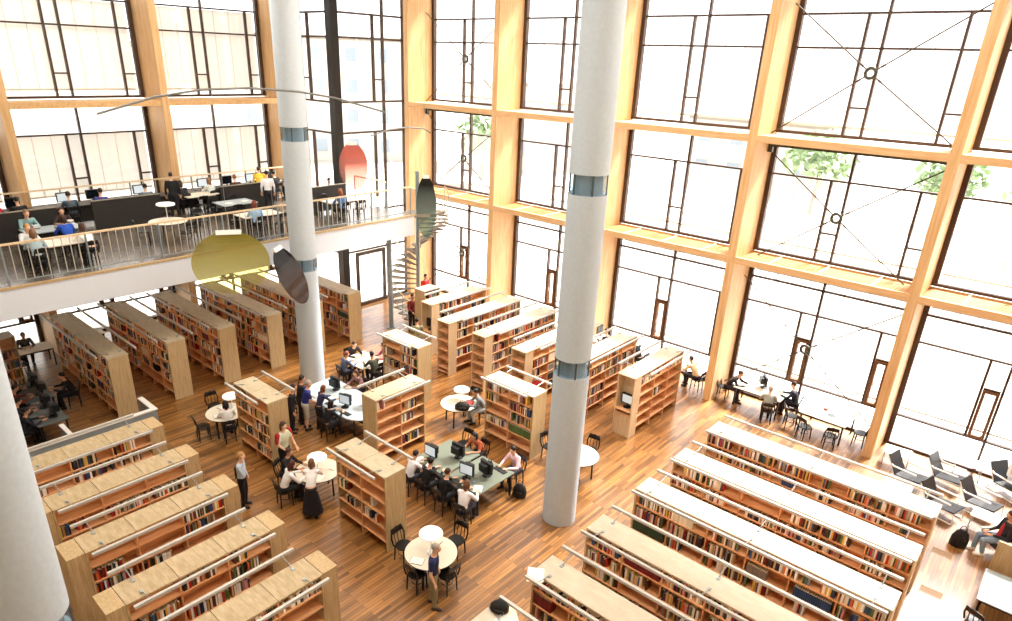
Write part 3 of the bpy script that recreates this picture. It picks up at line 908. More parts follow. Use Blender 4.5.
# W1 table by the window post
W1 = (-6.95, 22.9)
desk(W1, 0, 1.7, .95, 'white study table with a screen by the window post')
monitor((-6.95, 23.15), (-6.3, 23.6), 'black screen on the white table by the window post')
chair((-8.25, 22.75), (-7, 22.8), 'black bentwood chair left of the white window table, by the post')
chair((-6.35, 22.05), (-6.7, 22.9), 'black bentwood chair under the grey haired reader at the window table')
chair((-5.85, 23.15), (-6.9, 23.0), 'black bentwood chair under the dark clad reader at the window table')
sheet((-7.35, 22.75), .2, 'white papers spread on the white table by the window post')
# white table
W2 = (-4.6, 22.85)
desk(W2, -.05, 1.5, 1.35, 'large white square table by the windows, with a red item on it')
for p, lb in (((-3.5, 22.75), 'right of the big white table'), ((-5.6, 22.3), 'left of the big white table'), ((-5.0, 21.85), 'on the near side of the big white table, left'), ((-4.2, 21.85), 'on the near side of the big white table, right')):
    chair(p, W2, 'black bentwood chair ' + lb)
b = MB(); b.ell((0, 0, .04), (.07, .05, .04)); b.ell((.05, .02, .05), (.04, .03, .03))
o = b.build('purse', mat('red_purse', 'B53A32', .5), None, True); o.location = (-4.75, 22.95, .742); tag(o, 'small red purse on the big white table', 'purse')
sheet((-4.5, 22.7), .8, 'dark folder on the big white table', m=mat('folder_dark', '3C4644', .6))


# lounge chairs
def make_lounge():
    t = thing('lounge_chair', 'x', 'chair')
    b = MB(); pr = [(.42, .38), (.1, .33), (-.26, .3), (-.4, .5), (-.56, .84)]
    for (ya, za), (yb, zb) in zip(pr, pr[1:]):
        n = len(b.v); d = Vector((0, yb - ya, zb - za)).normalized(); k = Vector((0, -d.z, d.y)) * -.022
        b.obox((0, (ya + yb) / 2, (za + zb) / 2), (.3, 0, 0), (0, (yb - ya) / 2 * 1.03, (zb - za) / 2 * 1.03), tuple(k))
    b.build('seat', mat('black_leather', '15141A', .4, vary=.2), t)
    for sx in (-1, 1):
        b = MB(); b.tube([(sx * .31, -.56, .8), (sx * .31, -.28, .28), (sx * .29, .42, .34), (sx * .29, .46, .05), (sx * .29, .4, .018), (sx * .29, -.5, .018)], .016, 8); b.build('frame', WHITE, t, True)
        b = MB(); b.tube([(sx * .31, -.42, .6), (sx * .31, -.36, .56), (sx * .31, .3, .58)], .025, 8); b.build('armrest', WHITE, t, True)
    for yy, zz in ((-.5, .018), (.42, .34)):
        b = MB(); b.tube([(-.29, yy, zz), (.29, yy, zz)], .014, 8); b.build('cross_bar', STEEL, t, True)
    return t


LC = make_lounge()
first = True
for p, a, lb in (((-1.75, 21.3), -.25, 'nearest the timber post, left of the group'), ((-.85, 22.1), -.2, 'in the middle behind the others'), ((-.7, 20.35), -.3, 'nearest the bookcase row end'), ((.1, 21.25), -.3, 'just behind the man in red'), ((.6, 22.9), -.6, 'with a person in pale clothes, right edge')):
    r = face_rot((0, 0), (math.cos(a), math.sin(a)))
    if first: LC.location = (*p, 0); LC.rotation_euler = (0, 0, r); LC['label'] = 'black sling lounge chair ' + lb; LC['group'] = 'black lounge chairs by the window'; first = False
    else: dup(LC, (*p, 0), r, 'black sling lounge chair ' + lb)


def low_table(p, rot, label, w=.75, d=.6, h=.48):
    t = thing('low_table', label, 'table', (p[0], p[1], 0), rot, 'low white side tables')
    b = MB(); b.box(-w / 2, -d / 2, h - .03, w / 2, d / 2, h); b.build('tabletop', WHITE, t)
    for sx in (-1, 1):
        b = MB(); x = sx * (w / 2 - .04); b.tube([(x, -d / 2 + .04, h - .03), (x, -d / 2 + .04, .015), (x, d / 2 - .04, .015), (x, d / 2 - .04, h - .03)], .014, 8); b.build('leg_frame', STEEL, t, True)


low_table((-2.3, 22.3), .1, 'low white side table left of the lounge chairs by the post')
low_table((-1.85, 20.3), .0, 'low white side table between bookcase row and lounge chairs')
low_table((.38, 20.3), -.1, 'low white side table in front of the man in red', .8, .55)
low_table((-.52, 23.2), .1, 'low white side table behind the lounge chairs by the window')


# armchair of the man in red, carrel and table at the right edge
t = thing('wooden_armchair', 'pale wooden armchair with dark seat under the man in red', 'chair', (.75, 19.35, 0), face_rot((0, 0), (-.75, -.66)))
b = MB(); b.box(-.28, -.3, .36, .28, .3, .45); b.obox((0, -.33, .68), (.28, 0, 0), (0, .04, -.01), (0, -.05, .26)); b.build('cushion', mat('dark_cushion', '22242B', .7), t)
for sx in (-1, 1):
    b = MB(); b.tube([(sx * .32, .32, 0), (sx * .32, .3, .6)], .025, 8); b.tube([(sx * .32, -.34, 0), (sx * .32, -.34, .62)], .025, 8); b.build('leg', TOPW, t, True)
    b = MB(); b.box(sx * .32 - .035, -.4, .6, sx * .32 + .035, .36, .635); b.build('armrest', TOPW, t)
t = thing('wooden_carrel', 'tall brown wooden partition at the right edge beside the man in red', 'partition', (1.15, 17.75, 0), .0)
b = MB(); b.box(-.5, -.03, 0, 1.2, .03, 1.35); b.build('side_panel', ENDW, t)
b = MB(); b.box(1.14, -1.5, 0, 1.2, -.03, 1.35); b.build('back_panel', ENDW, t)
t = desk((1.35, 16.7), .0, 1.5, 1.35, 'pale blue grey table with dark legs cut off at the lower right edge', top=PALET)
chair((.75, 15.65), (1.2, 16.6), 'black bentwood chair in front of the pale table at lower right edge')
chair((1.6, 15.6), (1.5, 16.6), 'black bentwood chair cut off at the lower right corner')
b = MB()
for k in range(5): b.box(-.15 + k * .02, -.11 + k * .01, k * .006, .15 - k * .01, .11, k * .006 + .006)
o = b.build('magazine_pile', PLAST); o.location = (1.35, 17.15, .742); o.rotation_euler = (0, 0, .3); tag(o, 'dark magazines on the pale table at the right edge', 'magazine')
sheet((1.2, 16.55), .5, 'white paper on the pale table at the lower right edge')
soft_bag(at(957, 545, 0), .2, 'black backpack on the floor in front of the man in red', 0, (.4, .34, .5), '14100F')
for i, (u, v) in enumerate(((942, 553), (931, 592))):
    t = thing('floor_grille', ('brown floor grille near the man in red', 'brown floor grille nearer the viewer at the end of the rows')[i], 'grille', at(u, v, 0.0), 0)
    b = MB(); b.box(-.25, -.14, 0, .25, -.12, .006); b.box(-.25, .12, 0, .25, .14, .006); b.box(-.25, -.12, 0, -.23, .12, .006); b.box(.23, -.12, 0, .25, .12, .006); b.build('rim', mat('grille_bronze', '8B6E50', .5, metal=.3), t)
    b = MB()
    for k in range(11): b.box(-.23, -.115 + k * .0215, 0, .23, -.104 + k * .0215, .005)
    b.build('slats', mat('grille_bronze', '8B6E50', .5, metal=.3), t)
# niche screens
for p, z, lk, lb, lit in (((-9.5, 17.8), .982, (-9.5, 16), 'catalogue screen with a lit page in the niche of the half empty bookcase', True), ((-18.95, 17.8), .982, (-18.95, 16), 'dark catalogue screen in the niche nearest the stair', False)):
    m = monitor(p, lk, lb, z, lit)
keyboard((-9.5, 17.68), (-9.5, 16), 'black keyboard on the niche board of the half empty bookcase', .852)
# loose things on the near bookcases
soft_bag(at(499, 610, 2.2), .4, 'black bag on top of the nearest right-hand bookcase at the bottom edge', 2.202, (.36, .26, .2))
sheet(at(507, 614, 2.2), .9, 'white papers on top of the nearest right-hand bookcase', 2.202, w=.3, l=.42)
sheet(at(535, 575, 2.2), .6, 'white papers on the end of the second nearest right-hand bookcase', 2.202, w=.3, l=.4)
# study booth partition lower left
t = thing('booth_partition', 'low grey partition with white top edge behind the lower left bookcases', 'partition', (0, 0, 0))
gp = mat('booth_grey', '8D989C', .6)
b = MB(); b.box(-19.84, 1.5, 0, -19.72, 6.87, 1.06); b.box(-20.8, 6.75, 0, -19.84, 6.87, 1.06); b.build('grey_panel', gp, t)
b = MB(); b.box(-19.86, 1.5, 1.06, -19.70, 6.89, 1.1); b.box(-20.82, 6.73, 1.06, -19.86, 6.89, 1.1); b.build('top_edge', WHITE, t)
t = thing('booth_divider', 'short white topped divider standing in the dark study corner at left', 'partition', (-20.3, 4.5, 0))
box_obj('grey_panel', (-.38, -.04, 0, .38, .04, 1.06), gp, t); box_obj('top_edge', (-.39, -.06, 1.06, .39, .06, 1.1), WHITE, t)
# dark study corner
LT = ((-24.4, 4.75), (-22.5, 4.55), (-24.0, 3.1), (-22.3, 3.0))
for i, p in enumerate(LT):
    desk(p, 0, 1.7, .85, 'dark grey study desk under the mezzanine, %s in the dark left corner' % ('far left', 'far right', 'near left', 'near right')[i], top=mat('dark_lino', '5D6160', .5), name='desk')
k = 0
for i, p in enumerate(LT):
    for sx in (-.42, .42):
        k += 1
        monitor((p[0] + sx, p[1] + .1), (p[0] + sx, p[1] - 1), 'black screen in the dark study corner, %s desk, %s' % (('far left', 'far right', 'near left', 'near right')[i], 'left' if sx < 0 else 'right'))
        chair((p[0] + sx, p[1] - .75 if i < 2 else p[1] - .72), p, 'black bentwood chair in the dark study corner, %s desk, %s' % (('far left', 'far right', 'near left', 'near right')[i], 'left' if sx < 0 else 'right'))
chair((-23.9, 5.75), (-24.2, 4.7), 'black bentwood chair in the aisle at the far side of the dark study corner')
desk((-28.3, 5.7), PI / 2, 1.6, .8, 'study table by the left window under the mezzanine with a lone reader')
chair((-28.95, 5.75), (-28.3, 5.7), 'black bentwood chair under the lone reader by the left window')
chair((-27.65, 5.3), (-28.3, 5.5), 'empty black bentwood chair across from the lone reader by the left window')
for i, y in enumerate((7.75, 9.6, 11.45)):
    desk((-28.5, y), PI / 2, 1.3, .8, 'white study table by the left windows behind the %s gap between bookcases' % ORD[i])
    chair((-29.15, y), (-28.3, y), 'black bentwood chair at the white table behind the %s gap' % ORD[i])
# white cafe set by the stair windows
desk((-20.6, 21.9), 0, 1.2, .8, 'small white table by the windows right of the spiral stair')
b0 = [(-21.6, 21.9), (-19.7, 22.0)]
for i, p in enumerate(b0): low_table(p, .3, 'low white stand by the windows %s of the small white table' % ('left', 'right')[i], .5, .5, .55)

# ------------------------------------------------------------------ mezzanine furniture
DG = mat('grey_screen_panel', '2A2725', .7)
MT = [((-22.75, 5.95), 1.5, 1.1, 'white mezzanine table at the railing, far left, with readers'),
      ((-22.5, 12.5), 1.5, .9, 'white mezzanine table at the railing left of the far column'),
      ((-22.8, 16.3), 1.4, .9, 'white mezzanine table right of the far column'),
      ((-27.2, 12.6), 1.4, .9, 'white mezzanine table in the middle row behind the disc lamp'),
      ((-24.9, 12.9), 1.4, 1.0, 'grey mezzanine table in the middle row with small lamps'),
      ((-24.6, 6.4), 1.6, .9, 'dark mezzanine table piled with books, behind the far left table')]
for i, (p, L, D, lb) in enumerate(MT):
    desk(p, PI / 2, L, D, lb, MZ, top=PALET if i >= 4 else TABW)
T6 = at(168, 221, MZ + .74)
t = round_table(T6, 'round white table on the mezzanine with a disc lamp', MZ)
disc_lamp(T6, MZ + .742, .62, 'white disc lamp on the round mezzanine table', .3)
for k, a in enumerate((.3, 1.5, 2.8, 4.4)):
    chair((T6[0] + .8 * math.cos(a), T6[1] + .8 * math.sin(a)), T6, 'black bentwood chair at the round mezzanine table, %s side' % ('rail', 'right', 'window', 'left')[k], MZ)
MC = [((-22.0, 5.3), 0), ((-22.0, 6.6), 0), ((-23.55, 5.4), 0), ((-23.55, 6.5), 0), ((-21.85, 12.1), 1), ((-21.85, 13.0), 1), ((-23.2, 12.0), 1), ((-23.2, 12.95), 1),
      ((-22.05, 15.95), 2), ((-22.05, 16.7), 2), ((-23.5, 16.2), 2), ((-26.5, 12.3), 3), ((-26.5, 13.0), 3), ((-27.2, 13.6), 3), ((-24.2, 12.5), 4), ((-25.65, 12.5), 4), ((-25.65, 13.3), 4), ((-25.3, 6.0), 5), ((-25.3, 6.9), 5), ((-23.9, 11.0), 6)]
MN = ('far left rail table', 'rail table left of far column', 'table right of far column', 'middle row white table', 'grey table with small lamps', 'book piled table', 'round table gap')
cnt = {}
for p, i in MC:
    cnt[i] = cnt.get(i, 0) + 1; tp = MT[i][0] if i < 6 else (-23.4, 9.7)
    side = 'rail side' if p[0] > tp[0] else 'window side'
    chair(p, (tp[0], p[1]), 'black bentwood chair on the mezzanine, %s, %s, %s' % (MN[i], side, 'left' if p[1] < tp[1] else 'right'), MZ)
# long computer counter along the left windows
for i, y in enumerate((3.6, 7.3, 11.0, 14.7)):
    desk((-28.05, y), PI / 2, 3.6, .75, 'long dark computer counter along the left windows of the mezzanine, %s section from left' % ORD[i], MZ, top=mat('counter_dark', '4A4540', .4), name='computer_counter', group='mezzanine computer counters')
    box_obj('front_panel', (-1.75, -.3, .12, 1.75, -.27, .66), mat('counter_front', '2A2420', .6), bpy.data.objects[[o.name for o in COL.objects if o.name.startswith('computer_counter')][-1]])
for i, y in enumerate((5.6, 6.3, 7.9, 8.9, 10.6, 12.0, 13.2, 14.3, 15.4, 16.2)):
    monitor((-28.1, y), (-27, y), 'screen on the mezzanine counter by the left windows, %s from the left' % ORD[i], MZ + .74, lit=i % 2 == 0)
    chair((-27.35, y), (-28.2, y), 'black bentwood chair at the mezzanine counter, %s from the left' % ORD[i], MZ)
# dark upholstered screens between the mezzanine tables
for p, L, lb in (((-25.9, 5.7), 2.6, 'dark padded divider behind the book piled table, far left of mezzanine'), ((-26.2, 9.4), 2.4, 'big dark padded divider in the middle of the mezzanine'),
                 ((-26.2, 14.1), 2.2, 'dark padded divider by the grey table near the far column'), ((-23.9, 16.6), 1.7, 'dark padded divider right of the far column')):
    t = thing('padded_divider', lb, 'divider', (p[0], p[1], MZ), PI / 2, 'dark padded dividers on the mezzanine')
    b = MB(); b.box(-L / 2, -.04, .12, L / 2, .04, 1.12); b.build('panel', DG, t)
    b = MB(); b.box(-L / 2, -.05, 1.12, L / 2, .05, 1.15); b.build('top_edge', mat('divider_top', '8D8577', .5), t)
    for s in (-1, 1): box_obj('foot', (s * L * .4 - .03, -.2, 0, s * L * .4 + .03, .2, .12), BLACK, t)
for i, (x, y) in enumerate(((-24.85, 12.6), (-24.9, 13.3), (-22.5, 12.6), (-22.9, 16.0), (-23.0, 5.7))):
    sheet((x, y), i * .7, 'white papers on the mezzanine, ' + ('grey table left half', 'grey table right half', 'rail table left of far column', 'table right of far column', 'far left rail table')[i], MZ + .742)
for i, (x, y) in enumerate(((-24.7, 6.0), (-24.5, 6.6), (-24.8, 7.0))):
    t = thing('book_stack', 'stack of books on the dark mezzanine table, ' + ('left', 'middle', 'right')[i], 'books', (x, y, MZ + .742), .3 * i)
    for k in range(4): box_obj('book', (-.12 + .01 * k, -.09, k * .035, .12 - .008 * k, .09 + .005 * k, k * .035 + .034), mat('stack_%d' % ((i + k) % 3), ('B9C4CC', '7F6A55', 'E4E0D6')[(i + k) % 3], .6), t)

# ------------------------------------------------------------------ hanging glass discs and their wires
def disc(p, r, normal, name, label, m, squash=1.0):
    n = Vector(normal).normalized(); u = Vector((0, 0, 1)) - n * n.z; u.normalize(); w = n.cross(u)
    t = thing(name, label, 'glass disc', p, 0, 'hanging coloured glass discs')
    b = MB(); N = 48; base = 0
    for s in (-.008, .008):
        b.v += [tuple(n * s + (u * math.sin(2 * PI * k / N) + w * math.cos(2 * PI * k / N) * squash) * r) for k in range(N)]
    b.f.append(tuple(reversed(range(N)))); b.m.append(0); b.f.append(tuple(range(N, 2 * N))); b.m.append(0)
    for k in range(N): k2 = (k + 1) % N; b.f.append((k, k2, N + k2, N + k)); b.m.append(0)
    b.build('glass_plate', m, t)
    h = MB(); h.obox(u * (r - .03) , w * r * .32 * squash, n * .05, u * .07); h.build('clamp', WHITE, t)
    q = MB(); q.tube([u * (r + .02), u * r + Vector((0, 0, ZT - p[2] - r * u.z))], .004, 5); q.build('wire', STEEL, t)


disc((-18.5, 9.25, 5.6), .92, (.76, -.45, .3), 'hanging_disc', 'big yellow green glass disc hanging in front of the mezzanine edge', tinted_glass('yellow_glass', 'B9AC4E', 'F1EEC8', -.7, .75, .3, .05), 1.2)
disc((-18.95, 11.5, 4.62), 1.0, (.86, .62, .5), 'hanging_disc', 'dark brown glass disc hanging in front of the far column', tinted_glass('smoke_glass', '1E1815', '9C867C', -.8, .5, .5, .1), .85)
disc((-24.0, 18.0, 7.0), .98, (.75, -.35, .1), 'hanging_disc', 'reddish glass disc hanging before the clear glass corner', tinted_glass('red_glass', 'DE8D80', 'F0D5CF', -.9, .5, .4, .1), .62)
disc((-21.15, 19.6, 5.5), 1.3, (.75, -.65, .1), 'hanging_disc', 'dark to green glass disc hanging beside the spiral stair pole', tinted_glass('green_glass', '1C2320', 'B9CBC6', -.6, .9, .6, .15), .33)
for pts, lb, wires in ((((-18.5, 6.31, 9.89), (-18.5, 7.75, 10.26), (-18.5, 8.96, 10.42), (-18.5, 10.42, 10.46), (-18.5, 12.0, 10.35), (-18.5, 13.28, 10.16), (-18.5, 15.28, 9.68)), 'long curved steel rod of the mobile hanging high in front of the left windows', (3,)),
                (((-23, 18.2, 8.35), (-23, 19.2, 8.55), (-23, 20.2, 8.6), (-23, 21.2, 8.5), (-23, 21.6, 8.3)), 'short curved steel rod hanging before the clear glass corner', (2,))):
    t = thing('mobile_rod', lb, 'mobile', pts[0]); o0 = Vector(pts[0])
    b = MB(); b.tube([Vector(p) - o0 for p in pts], .03, 8); b.build('curved_rod', mat('rod_grey', '6E6E6A', .5), t, True)
    for k in wires:
        b = MB(); p = Vector(pts[k]) - o0; b.tube([p, p + Vector((0, 0, ZT - pts[k][2]))], .004, 5); b.build('wire', STEEL, t)
# ------------------------------------------------------------------ people
PEND = []
SKIN = {'l': 'E2B394', 'm': 'C48F6C', 'd': '8A5A3E', 'p': 'F0C9B0'}


def remesh(name, b, mats, parent, voxel, extra=None, smooth=6):
    """join overlapping limbs into one continuous skin, later finished in one go"""
    o = b.build(name, mats, parent, True)
    m = o.modifiers.new('r', 'REMESH'); m.mode = 'VOXEL'; m.voxel_size = voxel; m.use_smooth_shade = True
    s = o.modifiers.new('s', 'SMOOTH'); s.factor = .5; s.iterations = smooth
    PEND.append((o, extra))
    return o


def hand(body, ex, wr, el, out, curl, mi):
    """palm, four bent fingers of unequal length and a thumb from the side of the palm"""
    wr, el = Vector(wr), Vector(el); d = (wr - el).normalized()
    s = Vector(out) - d * Vector(out).dot(d); s.normalize(); nrm = d.cross(s).normalized()
    if nrm.z > 0 and abs(nrm.z) > .3: nrm = -nrm
    pc = wr + d * .045
    body.obox(pc, d * .045, s * .036, nrm * .013)
    for k, (off, ln) in enumerate(((-.03, .062), (-.01, .075), (.01, .07), (.03, .055))):
        p0 = wr + d * .085 + s * off; p1 = p0 + d * ln * .5 + nrm * ln * .5 * curl * .5; p2 = p1 + (d * (1 - curl * .6) + nrm * curl).normalized() * ln * .5
        ex.tube([p0 - d * .01, p1, p2], [.0095, .0085, .0065], 7, mi)
    t0 = wr + d * .02 - s * .032; t1 = t0 + (d * .7 - s * .6).normalized() * .035; t2 = t1 + (d * .95 - s * .1 + nrm * .3).normalized() * .03
    ex.tube([t0, t1, t2], [.012, .0105, .008], 7, mi)


def person(label, p, look, pose, shirt, trous, hair, skin='l', z=0.0, lean=None, hl=0, sleeve=1, H=1.75, shoe='1B1815', arms=None, skirt=False, shorts=False, turn=0.0, sex='m', extra_child=None, nod=None, step=0.0):
    """pose: 'stand' or 'sit'; hl: 0 short hair, 1 shoulder length, 2 tied back, 3 bald; lean: how far the chest comes forward"""
    sc = H / 1.75
    t = thing('person', label, 'person', (p[0], p[1], z), face_rot(p, look))
    sit = pose == 'sit'
    if lean is None: lean = .1 if sit else .02
    pz = .54 if sit else .94
    cz = pz + .40 - lean * .25
    ny = lean * 1.25; nz = cz + .16 - lean * .15
    sw = .185 if sex == 'm' else .165
    sh = [Vector((sx * sw, lean, cz + .06)) for sx in (-1, 1)]
    if sit:
        hip = [Vector((s * .09, 0.02, pz - .01)) for s in (-1, 1)]; kn = [Vector((s * .12, .44, .5)) for s in (-1, 1)]
        an = [Vector((s * .11, .42 + s * .06, .085)) for s in (-1, 1)]
    else:
        hip = [Vector((s * .09, 0, pz - .03)) for s in (-1, 1)]
        kn = [Vector((s * .105, .03 + s * step * .5, .5)) for s in (-1, 1)]; an = [Vector((s * .11, -.01 + s * step, .085)) for s in (-1, 1)]
    if arms is None: arms = 'desk' if sit else 'down'
    A = {'desk': ((.27, lean + .16, pz + .20), (.14, lean + .42, pz + .245)), 'down': ((.25, lean - .03, cz - .22), (.25, lean + .06, cz - .46)),
         'lap': ((.26, lean + .06, pz + .16), (.1, .3, pz + .12)), 'reach': ((.24, lean + .2, cz - .16), (.16, lean + .46, cz - .2)), 'lower': ((.24, lean + .08, cz - .2), (.16, lean + .3, cz - .34)),
         'phone': ((.24, lean + .14, cz - .16), (.13, lean + .12, nz + .06)), 'fold': ((.24, lean + .04, cz - .2), (.04, lean + .2, cz - .16))}
    if isinstance(arms, str): arms = (arms, arms)
    el, wr = [], []
    for s, k in zip((-1, 1), arms):
        e, w_ = A[k]; el.append(Vector((e[0] * s, e[1], e[2]))); wr.append(Vector((w_[0] * s, w_[1], w_[2])))
    nodv = (.06 if sit else .03) if nod is None else nod
    hd = Vector((0, ny + .03 + nodv * .5, nz + .165 - nodv * .2))
    R = Matrix.Rotation(turn, 3, 'Z') @ Matrix.Rotation(-nodv * 3, 3, 'X')
    b = MB(); ex = MB()
    tors = [(0, 0, pz - .1, .12, .09), (0, 0, pz, .16, .11), (0, lean * .3, pz + .14, .135 if sex == 'm' else .12, .095), (0, lean * .75, pz + .3, .16, .108), (0, lean, cz + .03, .16, .1), (0, lean * 1.1, cz + .11, .09, .07)]
    b.loft(tors)
    for i in (0, 1):
        b.cap(sh[i] + Vector((-.03 * (1 if i else -1), 0, 0)), .055, sh[i], .052); b.cap(sh[i], .05, el[i], .038); b.cap(el[i], .038, wr[i], .026)
        b.cap(hip[i], .088, kn[i], .056); b.cap(kn[i], .054, an[i], .037)
        b.cap(an[i] + Vector((0, -.02, -.035)), .04, an[i] + Vector((.01 * (1 if i else -1), .13, -.055)), .03)
        hand(b, ex, wr[i], el[i], (1 if i == 0 else -1, 0, .2), .5, 0)
    b.cap((0, ny * .95, nz - .06), .056, hd + Vector((0, -.02, -.08)), .05)
    hx = lambda x, y, zz: hd + R @ Vector((x, y, zz))
    b.ell(hd, (.074, .094, .112), 0, 18, 12, R); b.ell(hx(0, .03, -.06), (.055, .062, .06), 0, 14, 9, R)
    b.cap(hx(0, .088, .015), .012, hx(0, .108, -.022), .016)
    for s in (-1, 1): b.ell(hx(s * .076, -.005, -.005), (.012, .024, .034), 0, 10, 7, R)
    for s in (-1, 1):
        ex.ell(hx(s * .03, .084, .012), (.013, .009, .008), 1, 8, 6, R); ex.ell(hx(s * .03, .091, .012), (.006, .004, .006), 2, 8, 6, R)
    ex.ell(hx(0, .089, -.062), (.024, .006, .007), 3, 10, 6, R)
    sk = SKIN[skin]
    remesh('body', b, [mat('skin_' + skin, sk, .55), mat('eye_white', 'F2EEE8', .3), mat('eye_dark', '1A1512', .3), mat('lip_' + skin, {'l': 'B56A5C', 'p': 'B56A5C', 'm': '96574A', 'd': '6A3A30'}[skin], .5)], t, .016, ex, 4)
    # clothes
    g = .014
    c = MB(); c.loft([(0, 0, pz - .08, .165, .12)] + [(x, y, zz, a + g, bb + g) for x, y, zz, a, bb in tors[2:5]] + [(0, lean * 1.1, cz + .115, .085, .07)])
    for i in (0, 1):
        si = 1 if i else -1
        c.cap(sh[i] + Vector((-.05 * si, 0, -.01)), .07, sh[i], .066)
        if sleeve: c.cap(sh[i], .064, el[i], .05); c.cap(el[i], .05, el[i].lerp(wr[i], .88), .036)
        else: c.cap(sh[i], .066, sh[i].lerp(el[i], .62), .058)
    remesh('shirt', c, mat('cloth_' + shirt, shirt, .8, vary=.14), t, .02)
    if trous:
        c = MB(); c.loft([(0, 0, pz - .13, .15, .115), (0, 0, pz, .175, .125), (0, lean * .15, pz + .06, .155, .115)])
        for i in (0, 1):
            if skirt: continue
            c.cap(hip[i], .104, kn[i], .075)
            if not shorts: c.cap(kn[i], .074, kn[i].lerp(an[i], .93), .058)
            else: c.cap(kn[i], .075, kn[i].lerp(an[i], .1), .07)
        if skirt:
            c.loft([(0, .06, .14, .3, .24), (0, .04, .5, .24, .19), (0, 0, pz, .17, .12)] if not sit else [(0, .2, .3, .22, .3), (0, .18, pz, .22, .3), (0, .1, pz + .08, .17, .15)])
        remesh('skirt' if skirt else 'shorts' if shorts else 'trousers', c, mat('cloth_' + trous, trous, .8, vary=.14), t, .02)
    for i in (0, 1):
        si = 1 if i else -1; c = MB(); a = an[i]
        c.cap(a + Vector((0, -.03, -.045)), .045, a + Vector((.012 * si, .14, -.052)), .036); c.cap(a, .045, a + Vector((0, 0, -.04)), .045)
        c.box(a.x - .045, a.y - .07, a.z - .085, a.x + .045, a.y + .18, a.z - .06)
        remesh('shoe', c, mat('shoe_' + shoe, shoe, .5), t, .016, None, 3)
    # hair
    if hl < 3:
        c = MB(); c.ell(hx(0, -.018, .03), (.084, .098, .1), 0, 16, 10, R)
        if hl >= 1: c.cap(hx(0, -.06, .0), .075, hx(0, -.075, -.12 if hl == 1 else -.04), .06)
        if hl == 1:
            for s in (-1, 1): c.cap(hx(s * .07, -.02, .0), .03, hx(s * .075, -.02, -.13), .026)
        if hl == 2: c.cap(hx(0, -.1, .02), .03, hx(0, -.13, -.16), .022)
        hb = MB(); hb.v, hb.f, hb.m = c.v, c.f, c.m
        h = remesh('hair', c, mat('hair_' + hair, hair, .55, vary=.25), t, .016, None, 2)
    else:
        c = MB()
        for s in (-1, 1): c.ell(hx(s * .068, -.03, -.01), (.016, .05, .03), 0, 10, 7, R)
        c.ell(hx(0, -.085, -.02), (.06, .02, .035), 0, 10, 7, R)
        h = remesh('hair', c, mat('hair_' + hair, hair, .6), t, .014, None, 2)
    if sc != 1: t.scale = (sc, sc, sc)
    return t


NV, BK, WH, GR, KH, DKB = '1D2A55', '16151A', 'E9E8EA', '8E959B', '9C8F6C', '2A2530'
# standing
q = at(433, 606)
person('grey haired person in navy polo shirt and khaki trousers standing in front', q, q + Vector((1, .75, 0)), 'stand', NV, '8D8260', 'A9A093', 'l', sleeve=0, arms=('down', 'down'), step=.06, shoe='3A2E26')
q = Vector((-14.75, 6.93, 0))
ph = person('blond person in pale blue top and black trousers holding a hand to the ear', q, q + Vector((1, 1.0, 0)), 'stand', 'C3D5E8', BK, 'B98D57', 'l', hl=2, arms=('down', 'phone'), sex='f', H=1.7)
c = MB(); c.obox((-.25, -.1, .95), (.06, 0, 0), (0, .14, 0), (0, 0, .17)); c.tube([(-.22, -.1, 1.1), (-.2, .0, 1.43), (-.2, -.1, 1.1)], .012, 6)
c.build('shoulder_bag', mat('bag_black', '121114', .6), ph)
q = Vector((-15.2, 8.5, 0))
yl = person('person in pale yellow green top with red sleeves standing by the short bookcase', q, q + Vector((1, .2, 0)), 'stand', 'D6DAC0', BK, '3E2A1E', 'l', hl=1, arms=('lower', 'lower'), sex='f', H=1.82, sleeve=0)
for s in (-1, 1):
    c = MB(); c.cap((s * .2, .02, 1.42), .075, (s * .255, .05, 1.22), .062); remesh('red_sleeve', c, mat('cloth_red', 'A2262B', .8), yl, .02)
q = at(313, 517)
person('brown haired person in white shirt and long dark skirt leaning over crowded round table', q, T3, 'stand', 'F0EFF2', '201C22', '6B4A32', 'l', lean=.26, arms='reach', hl=1, sex='f', skirt=True, H=1.68, sleeve=0)
q = at(293, 432)
person('dark haired person in black coat behind the short bookcase at the grey desk', q, (-15.9, 11.4), 'stand', BK, BK, '2A1C16', 'm', lean=.08)
q = at(307, 429)
person('grey haired person in royal blue polo and pale grey shorts at the grey desk', q, (-16.6, 11.6), 'stand', '24327F', 'B3AFA2', '9B8F86', 'l', sleeve=0, shorts=True, arms='lower', lean=.1, H=1.78)
person('dark haired person in dark clothes between the black coat and the blue polo', (-17.55, 10.55), (-17.1, 11.8), 'stand', '1C1B22', BK, '15110F', 'm', lean=.08)
person('person in dark blue top bending to the screen right of the blue polo', (-16.72, 10.72), (-16.6, 12), 'stand', '2B3052', BK, '6A3B2A', 'l', lean=.16, arms='reach', hl=1, sex='f', H=1.62)
# standing by the stair and by the window bookcases
person('person in bright red top standing by the windows right of the stair', (-23.0, 21.2), (-20, 21), 'stand', 'D32A34', '2A2B36', '1C1512', 'm', arms='fold')
person('person in khaki jacket standing behind the low light bar by the window bookcases', (-18.75, 16.85), (-20, 18), 'stand', '8C8A68', '4A4A3E', '17120F', 'l', arms='lower')
person('person in dark red top standing beside the stair foot', (-21.2, 18.75), (-20, 18.6), 'stand', '7A2A26', '2B1F1C', '2A1A14', 'm', arms='lower')
